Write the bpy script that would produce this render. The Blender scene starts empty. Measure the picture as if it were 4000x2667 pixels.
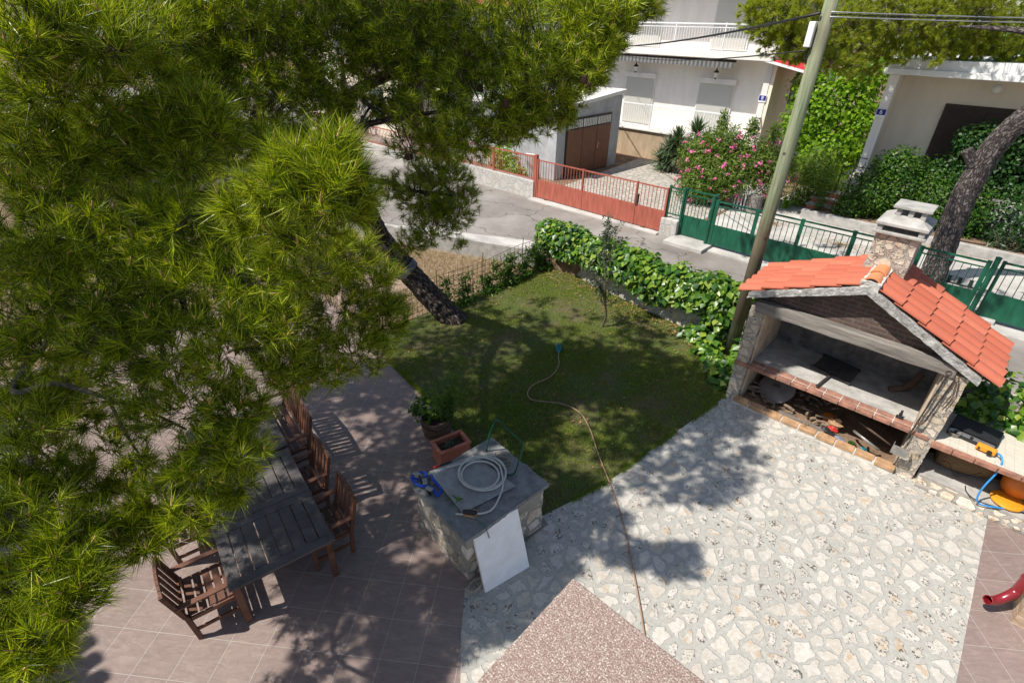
import bpy, math, random
import numpy as np
from mathutils import Vector, Matrix

R = math.radians
sc = bpy.context.scene
COL = sc.collection
rng = np.random.default_rng(7)
random.seed(7)

# ------------------------------------------------------------------ camera
cd = bpy.data.cameras.new('camera')
cam = bpy.data.objects.new('camera', cd)
COL.objects.link(cam)
cd.sensor_width = 36.0
cd.lens = 18.367
cd.clip_start = 0.05
cd.clip_end = 600
_p, _r, _yaw = R(31.470), R(1.286), R(42.5)
_f = Vector((0, math.cos(_p), -math.sin(_p)))
_x = Vector((1, 0, 0))
_u = _x.cross(_f)
_x2 = math.cos(_r) * _x + math.sin(_r) * _u
_u2 = -math.sin(_r) * _x + math.cos(_r) * _u
_m = Matrix((_x2, _u2, -_f)).transposed()
cam.matrix_world = Matrix.Translation((0, 0, 6.2)) @ (Matrix.Rotation(_yaw, 3, 'Z') @ _m).to_4x4()
sc.camera = cam

# ------------------------------------------------------------------ light
SUN_AZ, SUN_EL = R(60), R(55)          # direction the light travels, elevation
w = bpy.data.worlds.new('World')
sc.world = w
w.use_nodes = True
nt = w.node_tree
bg = nt.nodes['Background']
sky = nt.nodes.new('ShaderNodeTexSky')
sky.sky_type = 'NISHITA'
sky.sun_disc = False
sky.sun_elevation = SUN_EL
sd = Vector((-math.cos(SUN_AZ), -math.sin(SUN_AZ)))           # towards the sun
sky.sun_rotation = math.atan2(sd.x, sd.y)
nt.links.new(sky.outputs[0], bg.inputs[0])
bg.inputs[1].default_value = 0.10
sl = bpy.data.lights.new('sun', 'SUN')
sl.energy = 4.6
sl.angle = R(0.53)
sl.color = (1.0, 0.95, 0.87)
so = bpy.data.objects.new('sun', sl)
COL.objects.link(so)
tv = Vector((math.cos(SUN_AZ) * math.cos(SUN_EL), math.sin(SUN_AZ) * math.cos(SUN_EL), -math.sin(SUN_EL)))
so.rotation_euler = tv.to_track_quat('-Z', 'Y').to_euler()
so.location = (-10, -15, 20)
vs = sc.view_settings
vs.view_transform = 'Standard'
vs.look = 'None'
vs.exposure = 0.5
vs.gamma = 1
vs.use_curve_mapping = False
sc.cycles.max_bounces = 6
sc.cycles.diffuse_bounces = 5
sc.cycles.glossy_bounces = 2
sc.cycles.transmission_bounces = 4
sc.cycles.transparent_max_bounces = 6

# ------------------------------------------------------------------ materials
def new_mat(name):
    m = bpy.data.materials.new(name)
    m.use_nodes = True
    n = m.node_tree
    return m, n, n.nodes['Principled BSDF']

def N(n, t, **kw):
    o = n.nodes.new(t)
    for k, v in kw.items():
        if k.startswith('_'):
            setattr(o, k[1:], v)
        else:
            o.inputs[k.replace('__', ' ')].default_value = v
    return o

def ramp(n, fac, stops):
    r = n.nodes.new('ShaderNodeValToRGB')
    el = r.color_ramp.elements
    while len(el) < len(stops):
        el.new(0.5)
    for e, (p, c) in zip(el, stops):
        e.position = p
        e.color = (*c, 1) if len(c) == 3 else c
    n.links.new(fac, r.inputs[0])
    return r.outputs[0]

def mixc(n, fac, a, b, mode='MIX'):
    m = n.nodes.new('ShaderNodeMix')
    m.data_type = 'RGBA'
    m.blend_type = mode
    for s, v in ((0, fac), (6, a), (7, b)):
        if hasattr(v, 'links'):
            n.links.new(v, m.inputs[s])
        elif s == 0:
            m.inputs[0].default_value = v
        else:
            m.inputs[s].default_value = (*v, 1)
    return m.outputs[2]

def math_(n, op, a, b=0.0, c=None):
    m = n.nodes.new('ShaderNodeMath')
    m.operation = op
    for i, v in enumerate((a, b) if c is None else (a, b, c)):
        if hasattr(v, 'links'):
            n.links.new(v, m.inputs[i])
        else:
            m.inputs[i].default_value = v
    return m.outputs[0]

def coords(n, world=True):
    if world:
        return n.nodes.new('ShaderNodeNewGeometry').outputs['Position']
    return n.nodes.new('ShaderNodeTexCoord').outputs['Object']

def noise(n, vec, scale, detail=4, rough=0.55, dist=0.0):
    t = N(n, 'ShaderNodeTexNoise', Scale=scale, Detail=detail, Roughness=rough, Distortion=dist)
    n.links.new(vec, t.inputs['Vector'])
    return t.outputs[0]

def bump(n, bs, h, strength=0.4, dist=0.01):
    b = N(n, 'ShaderNodeBump', Strength=strength, Distance=dist)
    n.links.new(h, b.inputs['Height'])
    n.links.new(b.outputs[0], bs.inputs['Normal'])

def scaled(n, vec, s):
    m = n.nodes.new('ShaderNodeMapping')
    m.inputs['Scale'].default_value = s
    n.links.new(vec, m.inputs[0])
    return m.outputs[0]

def plain(name, c, var=0.25, scale=6.0, rough=0.7, bmp=0.3, bscale=40.0, bd=0.006, metal=0.0, spec=0.4, tint=None, stretch=None):
    m, n, b = new_mat(name)
    v = coords(n)
    if stretch:
        v = scaled(n, v, stretch)
    f = noise(n, v, scale, 6, 0.65)
    hi = tuple(min(1, x * (1 + var)) for x in c)
    lo = tuple(x * (1 - var) for x in (tint or c))
    col = ramp(n, f, [(0.3, lo), (0.7, hi)])
    n.links.new(col, b.inputs['Base Color'])
    b.inputs['Roughness'].default_value = rough
    b.inputs['Metallic'].default_value = metal
    b.inputs['Specular IOR Level'].default_value = spec
    if bmp:
        bump(n, b, noise(n, v, bscale, 4, 0.6), bmp, bd)
    return m

def stones(name, scale, mortar, cols, mw=0.06, lichen=0.6, zscale=1.0, bmp=0.7, flat=False, rust=0.3, soft=False):
    """rubble stones set in mortar, 3-D cells so that it works on every face"""
    m, n, b = new_mat(name)
    g = coords(n)
    wn = n.nodes.new('ShaderNodeTexNoise')
    wn.inputs['Scale'].default_value = scale * 1.6
    wn.inputs['Detail'].default_value = 3
    n.links.new(g, wn.inputs['Vector'])
    off = n.nodes.new('ShaderNodeVectorMath'); off.operation = 'MULTIPLY_ADD'
    n.links.new(wn.outputs['Color'], off.inputs[0])
    k = (0.62 if soft else 0.42) / scale
    off.inputs[1].default_value = (k, k, 0 if flat else k)
    n.links.new(g, off.inputs[2])
    mp = n.nodes.new('ShaderNodeMapping')
    mp.inputs['Scale'].default_value = (1.25, 1, zscale)
    mp.inputs['Rotation'].default_value = (0, 0, 0.5 if flat else 0)
    n.links.new(off.outputs[0], mp.inputs[0])
    dims = '2D' if flat else '3D'
    vo = N(n, 'ShaderNodeTexVoronoi', Scale=scale, Randomness=0.95, _feature='F1', _voronoi_dimensions=dims)
    ve = N(n, 'ShaderNodeTexVoronoi', Scale=scale, Randomness=0.95, _feature='DISTANCE_TO_EDGE', _voronoi_dimensions=dims)
    n.links.new(mp.outputs[0], vo.inputs['Vector'])
    n.links.new(mp.outputs[0], ve.inputs['Vector'])
    sep = n.nodes.new('ShaderNodeSeparateColor')
    n.links.new(vo.outputs['Color'], sep.inputs[0])
    rnd, rnd2, rnd3 = sep.outputs[0], sep.outputs[1], sep.outputs[2]
    fine = noise(n, g, scale * 9, 5, 0.7)
    patch = noise(n, g, scale * 2.2, 4, 0.6)
    # mortar width wanders, some stones are half buried
    thr = math_(n, 'MULTIPLY_ADD', patch, 0.20 if soft else 0.10, mw - (0.10 if soft else 0.05))
    thr = math_(n, 'MULTIPLY_ADD', rnd3, 0.12 if soft else 0.07, thr)
    e = math_(n, 'SUBTRACT', ve.outputs['Distance'], thr)
    e = math_(n, 'MULTIPLY_ADD', fine, 0.14 if soft else 0.05, math_(n, 'SUBTRACT', e, 0.045 if soft else 0.0))
    mask = n.nodes.new('ShaderNodeMapRange')
    mask.interpolation_type = 'SMOOTHSTEP'
    mask.inputs['From Min'].default_value = 0.015
    mask.inputs['From Max'].default_value = 0.06
    n.links.new(e, mask.inputs[0])
    mk = mask.outputs[0]
    stops = [(i / max(1, len(cols) - 1), c) for i, c in enumerate(cols)]
    sc_ = ramp(n, rnd, stops)
    sc_ = mixc(n, math_(n, 'MULTIPLY', fine, 0.5), sc_, tuple(c * 0.72 for c in cols[0]))
    mot = noise(n, g, scale * 4, 6, 0.75, 0.6)
    sc_ = mixc(n, ramp(n, mot, [(0.48, (0, 0, 0)), (0.68, (0.55, 0.55, 0.55))]), sc_, (cols[0][0] * 0.66, cols[0][1] * 0.60, cols[0][2] * 0.52))
    sc_ = mixc(n, ramp(n, mot, [(0.30, (0.6, 0.6, 0.6)), (0.45, (0, 0, 0))]), sc_, tuple(min(0.8, c * 1.18) for c in cols[min(2, len(cols) - 1)]))
    # rusty patches on some stones
    rp = math_(n, 'MULTIPLY', math_(n, 'GREATER_THAN', rnd2, 1 - rust), ramp(n, patch, [(0.5, (0, 0, 0)), (0.62, (1, 1, 1))]))
    sc_ = mixc(n, math_(n, 'MULTIPLY', rp, 0.55), sc_, (0.40, 0.25, 0.12))
    # black lichen specks on some stones
    l1 = noise(n, g, 30, 6, 0.8)
    l2 = math_(n, 'GREATER_THAN', math_(n, 'MULTIPLY_ADD', noise(n, g, 7, 3, 0.5), 0.35, l1), 0.765 - 0.06 * lichen)
    lm = math_(n, 'MULTIPLY', l2, math_(n, 'GREATER_THAN', rnd3, 1 - lichen))
    sc_ = mixc(n, math_(n, 'MULTIPLY', lm, 0.9), sc_, (0.03, 0.03, 0.028))
    mo = ramp(n, noise(n, g, 16, 6, 0.7), [(0.3, tuple(c * 0.82 for c in mortar)), (0.7, tuple(min(1, c * 1.15) for c in mortar))])
    col = mixc(n, mk, mo, sc_)
    big = noise(n, g, 0.7, 3, 0.5)
    col = mixc(n, ramp(n, big, [(0.40, (0, 0, 0)), (0.75, (0.3, 0.3, 0.3))]), col, tuple(c * 0.55 for c in cols[0]))
    n.links.new(col, b.inputs['Base Color'])
    b.inputs['Roughness'].default_value = 0.85
    b.inputs['Specular IOR Level'].default_value = 0.25
    hh = math_(n, 'MULTIPLY_ADD', fine, 0.35, mk)
    bump(n, b, hh, bmp, 0.02)
    return m

def tiles(name, c1, c2, grout, bw, bh, rot, origin=(0, 0)):
    m, n, b = new_mat(name)
    g = coords(n)
    mp = n.nodes.new('ShaderNodeMapping')
    mp.vector_type = 'TEXTURE'
    mp.inputs['Rotation'].default_value = (0, 0, rot)
    mp.inputs['Location'].default_value = (*origin, 0)
    n.links.new(g, mp.inputs[0])
    br = N(n, 'ShaderNodeTexBrick', Scale=1.0)
    br.offset = 0.0
    br.inputs['Mortar Size'].default_value = 0.0028
    br.inputs['Mortar Smooth'].default_value = 0.3
    br.inputs['Bias'].default_value = 0.0
    br.inputs['Brick Width'].default_value = bw
    br.inputs['Row Height'].default_value = bh
    br.inputs['Color1'].default_value = (0, 0, 0, 1)
    br.inputs['Color2'].default_value = (1, 1, 1, 1)
    n.links.new(mp.outputs[0], br.inputs['Vector'])
    st = scaled(n, mp.outputs[0], (1.0, 3.0, 1.0))
    f1 = noise(n, st, 3.2, 8, 0.65, 1.6)
    f2 = noise(n, g, 90, 3, 0.6)
    f3 = noise(n, g, 0.9, 3, 0.5)
    col = ramp(n, f1, [(0.28, c1), (0.55, tuple((a + b_) / 2 for a, b_ in zip(c1, c2))), (0.74, c2)])
    col = mixc(n, math_(n, 'MULTIPLY', f2, 0.35), col, tuple(c * 0.65 for c in c1))
    col = mixc(n, math_(n, 'MULTIPLY', f3, 0.3), col, tuple(c * 1.15 for c in c2))
    # pale veins
    vn = noise(n, st, 2.1, 5, 0.6, 2.5)
    ve = ramp(n, vn, [(0.492, (0, 0, 0)), (0.5, (1, 1, 1)), (0.508, (0, 0, 0))])
    col = mixc(n, math_(n, 'MULTIPLY', ve, 0.35), col, tuple(min(1, c * 1.7) for c in c2))
    tone = math_(n, 'MULTIPLY', br.outputs['Color'], 0.16)
    col = mixc(n, tone, col, tuple(c * 0.6 for c in c1))
    col = mixc(n, br.outputs['Fac'], col, grout)
    n.links.new(col, b.inputs['Base Color'])
    b.inputs['Roughness'].default_value = 0.62
    b.inputs['Specular IOR Level'].default_value = 0.35
    hb = math_(n, 'MULTIPLY_ADD', br.outputs['Fac'], -1.0, math_(n, 'MULTIPLY', f1, 0.4))
    bump(n, b, hb, 0.35, 0.004)
    return m

def bricks(name, c1, c2, mortar, rot=(0, 0, 0), bw=0.24, bh=0.075, ms=0.012, soot=0.0):
    m, n, b = new_mat(name)
    g = coords(n)
    mp = n.nodes.new('ShaderNodeMapping')
    mp.inputs['Rotation'].default_value = rot
    n.links.new(g, mp.inputs[0])
    br = N(n, 'ShaderNodeTexBrick', Scale=1.0)
    br.inputs['Mortar Size'].default_value = ms
    br.inputs['Brick Width'].default_value = bw
    br.inputs['Row Height'].default_value = bh
    br.inputs['Color1'].default_value = (*c1, 1)
    br.inputs['Color2'].default_value = (*c2, 1)
    br.inputs['Mortar'].default_value = (*mortar, 1)
    n.links.new(mp.outputs[0], br.inputs['Vector'])
    f = noise(n, g, 11, 5, 0.65)
    col = mixc(n, math_(n, 'MULTIPLY', f, 0.6), br.outputs['Color'], tuple(c * 0.5 for c in c1))
    if soot:
        col = mixc(n, ramp(n, noise(n, g, 2.2, 4, 0.6), [(0.3, (0, 0, 0)), (0.6, (soot,) * 3)]), col, (0.02, 0.018, 0.017))
    n.links.new(col, b.inputs['Base Color'])
    b.inputs['Roughness'].default_value = 0.9
    bump(n, b, math_(n, 'MULTIPLY_ADD', br.outputs['Fac'], -1.0, f), 0.7, 0.01)
    return m

def leafmat(name, cols, transl=0.3, rough=0.4, spec=0.5, tcol=None):
    m, n, b = new_mat(name)
    geo = n.nodes.new('ShaderNodeNewGeometry')
    k = len(cols) - 1
    col = ramp(n, geo.outputs['Random Per Island'], [(i / k, c) for i, c in enumerate(cols)])
    n.links.new(col, b.inputs['Base Color'])
    b.inputs['Roughness'].default_value = rough
    b.inputs['Specular IOR Level'].default_value = spec
    tr = n.nodes.new('ShaderNodeBsdfTranslucent')
    tc = mixc(n, 1.0, col, tcol or (1.6, 1.9, 0.6), 'MULTIPLY')
    n.links.new(tc, tr.inputs[0])
    mx = n.nodes.new('ShaderNodeMixShader')
    mx.inputs[0].default_value = transl
    n.links.new(b.outputs[0], mx.inputs[1])
    n.links.new(tr.outputs[0], mx.inputs[2])
    n.links.new(mx.outputs[0], n.nodes['Material Output'].inputs[0])
    return m

def barkmat(name, dark, light, scale=9.0, depth=0.05):
    """plated pine bark laid out along the trunk (attribute 'bark' = around, around, along)"""
    m, n, b = new_mat(name)
    at_ = n.nodes.new('ShaderNodeAttribute'); at_.attribute_name = 'bark'
    v = scaled(n, at_.outputs['Vector'], (1, 1, 0.38))
    wv = n.nodes.new('ShaderNodeTexNoise'); wv.inputs['Scale'].default_value = scale * 0.9; wv.inputs['Detail'].default_value = 5
    n.links.new(v, wv.inputs[0])
    ad = n.nodes.new('ShaderNodeVectorMath'); ad.operation = 'MULTIPLY_ADD'
    n.links.new(wv.outputs['Color'], ad.inputs[0]); ad.inputs[1].default_value = (0.16, 0.16, 0.16); n.links.new(v, ad.inputs[2])
    vo = N(n, 'ShaderNodeTexVoronoi', Scale=scale, _feature='DISTANCE_TO_EDGE')
    n.links.new(ad.outputs[0], vo.inputs['Vector'])
    vc = N(n, 'ShaderNodeTexVoronoi', Scale=scale)
    n.links.new(ad.outputs[0], vc.inputs['Vector'])
    f = noise(n, v, scale * 3.5, 7, 0.75)
    e = ramp(n, math_(n, 'MULTIPLY_ADD', f, 0.35, math_(n, 'SUBTRACT', vo.outputs['Distance'], 0.17)), [(0.0, (0, 0, 0)), (0.22, (1, 1, 1))])
    sp = n.nodes.new('ShaderNodeSeparateColor'); n.links.new(vc.outputs['Color'], sp.inputs[0])
    pl = mixc(n, sp.outputs[0], light, tuple(c * 0.5 for c in light))
    pl = mixc(n, ramp(n, f, [(0.35, (0.8, 0.8, 0.8)), (0.65, (0, 0, 0))]), pl, tuple(c * 0.4 for c in light))
    col = mixc(n, e, dark, pl)
    n.links.new(col, b.inputs['Base Color'])
    b.inputs['Roughness'].default_value = 0.9
    b.inputs['Specular IOR Level'].default_value = 0.2
    bump(n, b, math_(n, 'MULTIPLY_ADD', f, 0.6, e), 1.0, depth)
    return m

M = {}
M['paving'] = stones('crazy_paving', 4.3, (0.38, 0.37, 0.335), [(0.50, 0.455, 0.39), (0.56, 0.525, 0.465), (0.61, 0.58, 0.53), (0.44, 0.41, 0.36)], mw=0.075, lichen=0.5, flat=True, rust=0.2, bmp=0.6, soft=True)
M['masonry'] = stones('rubble_masonry', 4.2, (0.30, 0.28, 0.25), [(0.58, 0.48, 0.36), (0.66, 0.59, 0.50), (0.74, 0.69, 0.62), (0.50, 0.43, 0.35)], mw=0.06, lichen=0.5, zscale=1.3, rust=0.35, bmp=0.9)
M['bbq_stone'] = stones('barbecue_stone', 5.0, (0.34, 0.31, 0.27), [(0.56, 0.47, 0.36), (0.64, 0.57, 0.47), (0.52, 0.43, 0.32), (0.70, 0.64, 0.56)], mw=0.035, lichen=0.45, zscale=1.5, rust=0.3, bmp=0.9)
M['wall_stone'] = stones('garden_wall_stone', 4.6, (0.40, 0.38, 0.34), [(0.50, 0.46, 0.40), (0.60, 0.57, 0.52), (0.46, 0.43, 0.40), (0.56, 0.49, 0.40)], mw=0.05, lichen=0.25, zscale=1.2, rust=0.3, bmp=1.0)
M['cladding'] = stones('stone_cladding', 3.4, (0.40, 0.39, 0.37), [(0.50, 0.48, 0.45), (0.58, 0.55, 0.50), (0.48, 0.44, 0.38)], mw=0.03, lichen=0.1, rust=0.25, bmp=0.4)
M['driveway'] = stones('driveway_stone', 2.9, (0.30, 0.285, 0.26), [(0.46, 0.42, 0.36), (0.54, 0.50, 0.44), (0.40, 0.36, 0.30)], mw=0.06, lichen=0.1, flat=True, rust=0.15)
M['tile'] = tiles('mauve_floor_tile', (0.178, 0.125, 0.110), (0.325, 0.252, 0.222), (0.40, 0.37, 0.33), 0.444, 0.474, R(37.2), (-4.95, 0.03))
M['concrete'] = plain('concrete', (0.36, 0.345, 0.32), 0.3, 5, 0.9, 0.5, 60)
M['concrete_dark'] = plain('sooty_concrete', (0.12, 0.112, 0.11), 0.6, 4, 0.9, 0.5, 60)
M['concrete_top'] = plain('grey_concrete_cap', (0.20, 0.20, 0.195), 0.35, 6, 0.9, 0.7, 70)
M['mortar_white'] = plain('pale_mortar', (0.52, 0.50, 0.46), 0.3, 9, 0.9, 0.9, 45, 0.012)
M['mortar_rough'] = plain('rough_grey_mortar', (0.34, 0.33, 0.31), 0.55, 11, 0.95, 1.0, 38, 0.02)
def _street():
    m, n, b = new_mat('bleached_street')
    g = coords(n)
    f = noise(n, g, 0.7, 6, 0.65)
    f2 = noise(n, g, 45, 4, 0.7)
    col = ramp(n, f, [(0.32, (0.17, 0.15, 0.13)), (0.5, (0.265, 0.24, 0.215)), (0.68, (0.37, 0.345, 0.315))])
    col = mixc(n, math_(n, 'MULTIPLY', f2, 0.45), col, (0.15, 0.135, 0.12))
    wn = n.nodes.new('ShaderNodeTexNoise'); wn.inputs['Scale'].default_value = 1.3; wn.inputs['Detail'].default_value = 6
    n.links.new(g, wn.inputs[0])
    ad = n.nodes.new('ShaderNodeVectorMath'); ad.operation = 'MULTIPLY_ADD'
    n.links.new(wn.outputs['Color'], ad.inputs[0]); ad.inputs[1].default_value = (1.4, 1.4, 0); n.links.new(g, ad.inputs[2])
    vo = N(n, 'ShaderNodeTexVoronoi', Scale=0.42, _feature='DISTANCE_TO_EDGE', _voronoi_dimensions='2D')
    n.links.new(ad.outputs[0], vo.inputs['Vector'])
    vc = N(n, 'ShaderNodeTexVoronoi', Scale=0.42, _voronoi_dimensions='2D')
    n.links.new(ad.outputs[0], vc.inputs['Vector'])
    sp = n.nodes.new('ShaderNodeSeparateColor'); n.links.new(vc.outputs['Color'], sp.inputs[0])
    col = mixc(n, math_(n, 'MULTIPLY', sp.outputs[0], 0.35), col, (0.17, 0.15, 0.135))
    col = mixc(n, ramp(n, vo.outputs['Distance'], [(0.004, (0.8, 0.8, 0.8)), (0.012, (0, 0, 0))]), col, (0.06, 0.05, 0.04))
    n.links.new(col, b.inputs['Base Color'])
    b.inputs['Roughness'].default_value = 0.92
    bump(n, b, f2, 0.4, 0.01)
    return m
M['street'] = _street()
M['lightslab'] = plain('pale_slab', (0.42, 0.40, 0.37), 0.3, 1.3, 0.9, 0.4, 60)
M['soil'] = plain('dry_soil', (0.20, 0.13, 0.085), 0.5, 3, 1.0, 0.9, 30, 0.03)
M['redsoil'] = plain('red_soil', (0.30, 0.215, 0.16), 0.4, 5, 1.0, 0.9, 30, 0.02)
M['plaster_white'] = plain('white_house_plaster', (0.77, 0.72, 0.67), 0.09, 1.6, 0.9, 0.3, 120, 0.005, stretch=(1.6, 1.6, 0.35))
M['plaster_beige'] = plain('beige_house_plaster', (0.78, 0.68, 0.56), 0.08, 1.4, 0.9, 0.3, 120, 0.005, stretch=(1.4, 1.4, 0.4))
M['plaster_grey'] = plain('grey_garage_plaster', (0.40, 0.40, 0.41), 0.22, 1.6, 0.9, 0.4, 60, 0.006)
M['plaster_inner'] = plain('barbecue_plaster', (0.46, 0.37, 0.28), 0.3, 4, 0.9, 0.6, 50)
M['foundation'] = plain('stained_foundation', (0.40, 0.30, 0.20), 0.35, 2.2, 0.95, 0.4, 60, stretch=(1, 1, 0.35))
M['white'] = plain('white_paint', (0.78, 0.78, 0.77), 0.05, 4, 0.5, 0.05)
M['offwhite'] = plain('off_white_paint', (0.68, 0.66, 0.62), 0.08, 4, 0.6, 0.1)
M['shutter'] = None
M['brown_door'] = plain('brown_garage_paint', (0.17, 0.072, 0.042), 0.15, 3, 0.6, 0.15, 120, 0.002)
M['darkbrown'] = plain('dark_brown_shutter', (0.045, 0.026, 0.02), 0.3, 8, 0.6, 0.2)
M['red_metal'] = plain('salmon_red_gate_paint', (0.35, 0.098, 0.066), 0.22, 3.5, 0.55, 0.1, 60, 0.002, tint=(0.33, 0.088, 0.055), stretch=(2.5, 1, 0.5))
M['green_metal'] = plain('green_gate_paint', (0.008, 0.085, 0.046), 0.4, 3.5, 0.45, 0.1, 60, 0.002, stretch=(2.5, 1, 0.6))
M['burgundy'] = plain('burgundy_enamel', (0.20, 0.012, 0.018), 0.15, 4, 0.28, 0.0, spec=0.6)
M['black_metal'] = plain('black_metal', (0.02, 0.02, 0.022), 0.3, 12, 0.45, 0.2)
M['lid'] = plain('grey_iron_lid', (0.16, 0.14, 0.135), 0.3, 6, 0.55, 0.2, 60, 0.003, metal=0.2)
M['iron'] = plain('dark_cast_iron', (0.055, 0.048, 0.046), 0.4, 14, 0.6, 0.3, 80, 0.003, metal=0.4)
M['steel'] = plain('dull_steel', (0.36, 0.35, 0.33), 0.3, 9, 0.45, 0.15, metal=0.7)
M['rust'] = plain('rusty_rod', (0.085, 0.05, 0.035), 0.4, 20, 0.85, 0.3)
M['terracotta'] = plain('terracotta', (0.45, 0.155, 0.095), 0.18, 3, 0.75, 0.25, 60, 0.003)
def _rooftile():
    m, n, b = new_mat('orange_red_roof_tile')
    g = coords(n)
    geo = n.nodes.new('ShaderNodeNewGeometry')
    col = ramp(n, geo.outputs['Random Per Island'], [(0.0, (0.40, 0.105, 0.060)), (0.5, (0.46, 0.128, 0.074)), (1.0, (0.50, 0.155, 0.092))])
    f = noise(n, g, 5, 6, 0.7)
    col = mixc(n, ramp(n, f, [(0.5, (0, 0, 0)), (0.72, (0.55, 0.55, 0.55))]), col, (0.30, 0.105, 0.075))
    s_ = noise(n, g, 60, 3, 0.6)
    col = mixc(n, ramp(n, s_, [(0.70, (0, 0, 0)), (0.74, (0.5, 0.5, 0.5))]), col, (0.55, 0.50, 0.42))
    n.links.new(col, b.inputs['Base Color'])
    b.inputs['Roughness'].default_value = 0.8
    b.inputs['Specular IOR Level'].default_value = 0.25
    bump(n, b, f, 0.3, 0.004)
    return m
M['roof_tile'] = _rooftile()
M['ridge_tile'] = plain('orange_ridge_tile', (0.58, 0.23, 0.10), 0.16, 6, 0.75, 0.25, 70, 0.003)
M['brick'] = plain('red_brick', (0.31, 0.15, 0.10), 0.40, 7, 0.9, 0.8, 50, 0.01, tint=(0.25, 0.13, 0.10))
M['kerb_brick'] = plain('ochre_brick', (0.40, 0.24, 0.13), 0.35, 7, 0.9, 0.8, 50, 0.01)
M['gable_brick'] = bricks('sooty_gable_brick', (0.20, 0.115, 0.085), (0.14, 0.085, 0.07), (0.23, 0.205, 0.18), (R(-90), 0, 0), soot=0.6)
M['old_wood'] = plain('weathered_grey_wood', (0.185, 0.165, 0.145), 0.5, 5, 0.9, 0.9, 30, 0.012, stretch=(0.25, 3, 3))
M['teak_top'] = plain('dark_weathered_teak', (0.085, 0.075, 0.072), 0.35, 6, 0.7, 0.4, 50, stretch=(1, 1, 1))
M['teak'] = plain('red_brown_teak', (0.125, 0.052, 0.030), 0.4, 7, 0.55, 0.4, 50, 0.004)
M['firewood'] = plain('firewood', (0.20, 0.145, 0.10), 0.45, 14, 0.95, 0.9, 40, 0.01)
M['bark'] = barkmat('pine_bark', (0.028, 0.02, 0.017), (0.32, 0.25, 0.22), 13, 0.05)
M['bark_grey'] = barkmat('grey_pine_bark', (0.045, 0.038, 0.036), (0.33, 0.28, 0.26), 16, 0.04)
M['twig'] = plain('grey_twig', (0.085, 0.07, 0.06), 0.4, 20, 0.9, 0.3)
M['stem'] = plain('green_brown_stem', (0.11, 0.09, 0.05), 0.4, 20, 0.9, 0.2)
M['needle'] = leafmat('pine_needle', [(0.018, 0.042, 0.003), (0.11, 0.175, 0.005), (0.34, 0.42, 0.010), (0.58, 0.62, 0.05)], 0.36, 0.34, 0.42, (1.3, 1.3, 0.4))
M['needle_far'] = leafmat('distant_pine_needle', [(0.14, 0.20, 0.012), (0.25, 0.32, 0.018), (0.36, 0.41, 0.03), (0.44, 0.42, 0.08)], 0.42, 0.4, 0.3, (1.3, 1.3, 0.5))
M['candle'] = plain('ochre_shoot_bud', (0.50, 0.30, 0.12), 0.3, 30, 0.7, 0.0)
M['cone'] = plain('brown_pine_cone', (0.07, 0.035, 0.022), 0.5, 40, 0.8, 0.8, 60, 0.01)
M['ivy'] = leafmat('ivy_leaf', [(0.016, 0.060, 0.008), (0.035, 0.105, 0.012), (0.075, 0.17, 0.014), (0.14, 0.25, 0.02), (0.26, 0.33, 0.04)], 0.28, 0.36, 0.42)
M['ivy_dark'] = leafmat('dark_creeper_leaf', [(0.010, 0.042, 0.008), (0.024, 0.075, 0.012), (0.05, 0.115, 0.02)], 0.25, 0.4, 0.3)
M['hedge'] = leafmat('hedge_leaf', [(0.02, 0.07, 0.006), (0.045, 0.115, 0.010), (0.095, 0.16, 0.016)], 0.25, 0.4, 0.3)
M['fig'] = leafmat('bright_broad_leaf', [(0.085, 0.18, 0.008), (0.16, 0.28, 0.012), (0.24, 0.35, 0.02)], 0.42, 0.45, 0.3)
M['oleander'] = leafmat('oleander_leaf', [(0.05, 0.10, 0.012), (0.11, 0.17, 0.02), (0.18, 0.24, 0.035)], 0.3, 0.45, 0.3)
M['yucca'] = leafmat('yucca_leaf', [(0.035, 0.07, 0.03), (0.07, 0.115, 0.05), (0.12, 0.16, 0.08)], 0.15, 0.4, 0.5)
M['rosemary'] = leafmat('feathery_green_leaf', [(0.07, 0.15, 0.010), (0.125, 0.21, 0.014), (0.18, 0.26, 0.025)], 0.3, 0.5, 0.3)
M['olive'] = leafmat('olive_leaf', [(0.035, 0.055, 0.032), (0.06, 0.085, 0.05), (0.10, 0.125, 0.08)], 0.15, 0.45, 0.4)
M['grass'] = leafmat('grass_blade', [(0.19, 0.15, 0.06), (0.11, 0.175, 0.012), (0.17, 0.24, 0.014), (0.25, 0.30, 0.03)], 0.25, 0.6, 0.3)
M['drygrass'] = leafmat('dry_grass_blade', [(0.24, 0.17, 0.10), (0.34, 0.25, 0.15), (0.44, 0.35, 0.23)], 0.2, 0.8, 0.2)
M['fallen'] = leafmat('fallen_leaf', [(0.25, 0.15, 0.06), (0.36, 0.22, 0.09), (0.18, 0.10, 0.05)], 0.1, 0.8, 0.2)
M['weed'] = leafmat('weed_leaf', [(0.03, 0.075, 0.012), (0.07, 0.13, 0.016), (0.12, 0.19, 0.03)], 0.3, 0.5, 0.3)
M['pink'] = leafmat('pink_petal', [(0.55, 0.06, 0.22), (0.72, 0.14, 0.34), (0.75, 0.25, 0.42)], 0.25, 0.6, 0.2, (1.1, 1.0, 1.0))
M['hose'] = plain('tan_hose', (0.30, 0.19, 0.125), 0.12, 8, 0.5, 0.0)
M['white_hose'] = plain('whitish_hose', (0.52, 0.51, 0.46), 0.12, 12, 0.45, 0.0)
M['blue_hose'] = plain('blue_gas_hose', (0.03, 0.24, 0.58), 0.1, 8, 0.35, 0.0)
M['rope'] = plain('pale_rope', (0.33, 0.29, 0.23), 0.25, 60, 0.9, 0.4)
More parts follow.
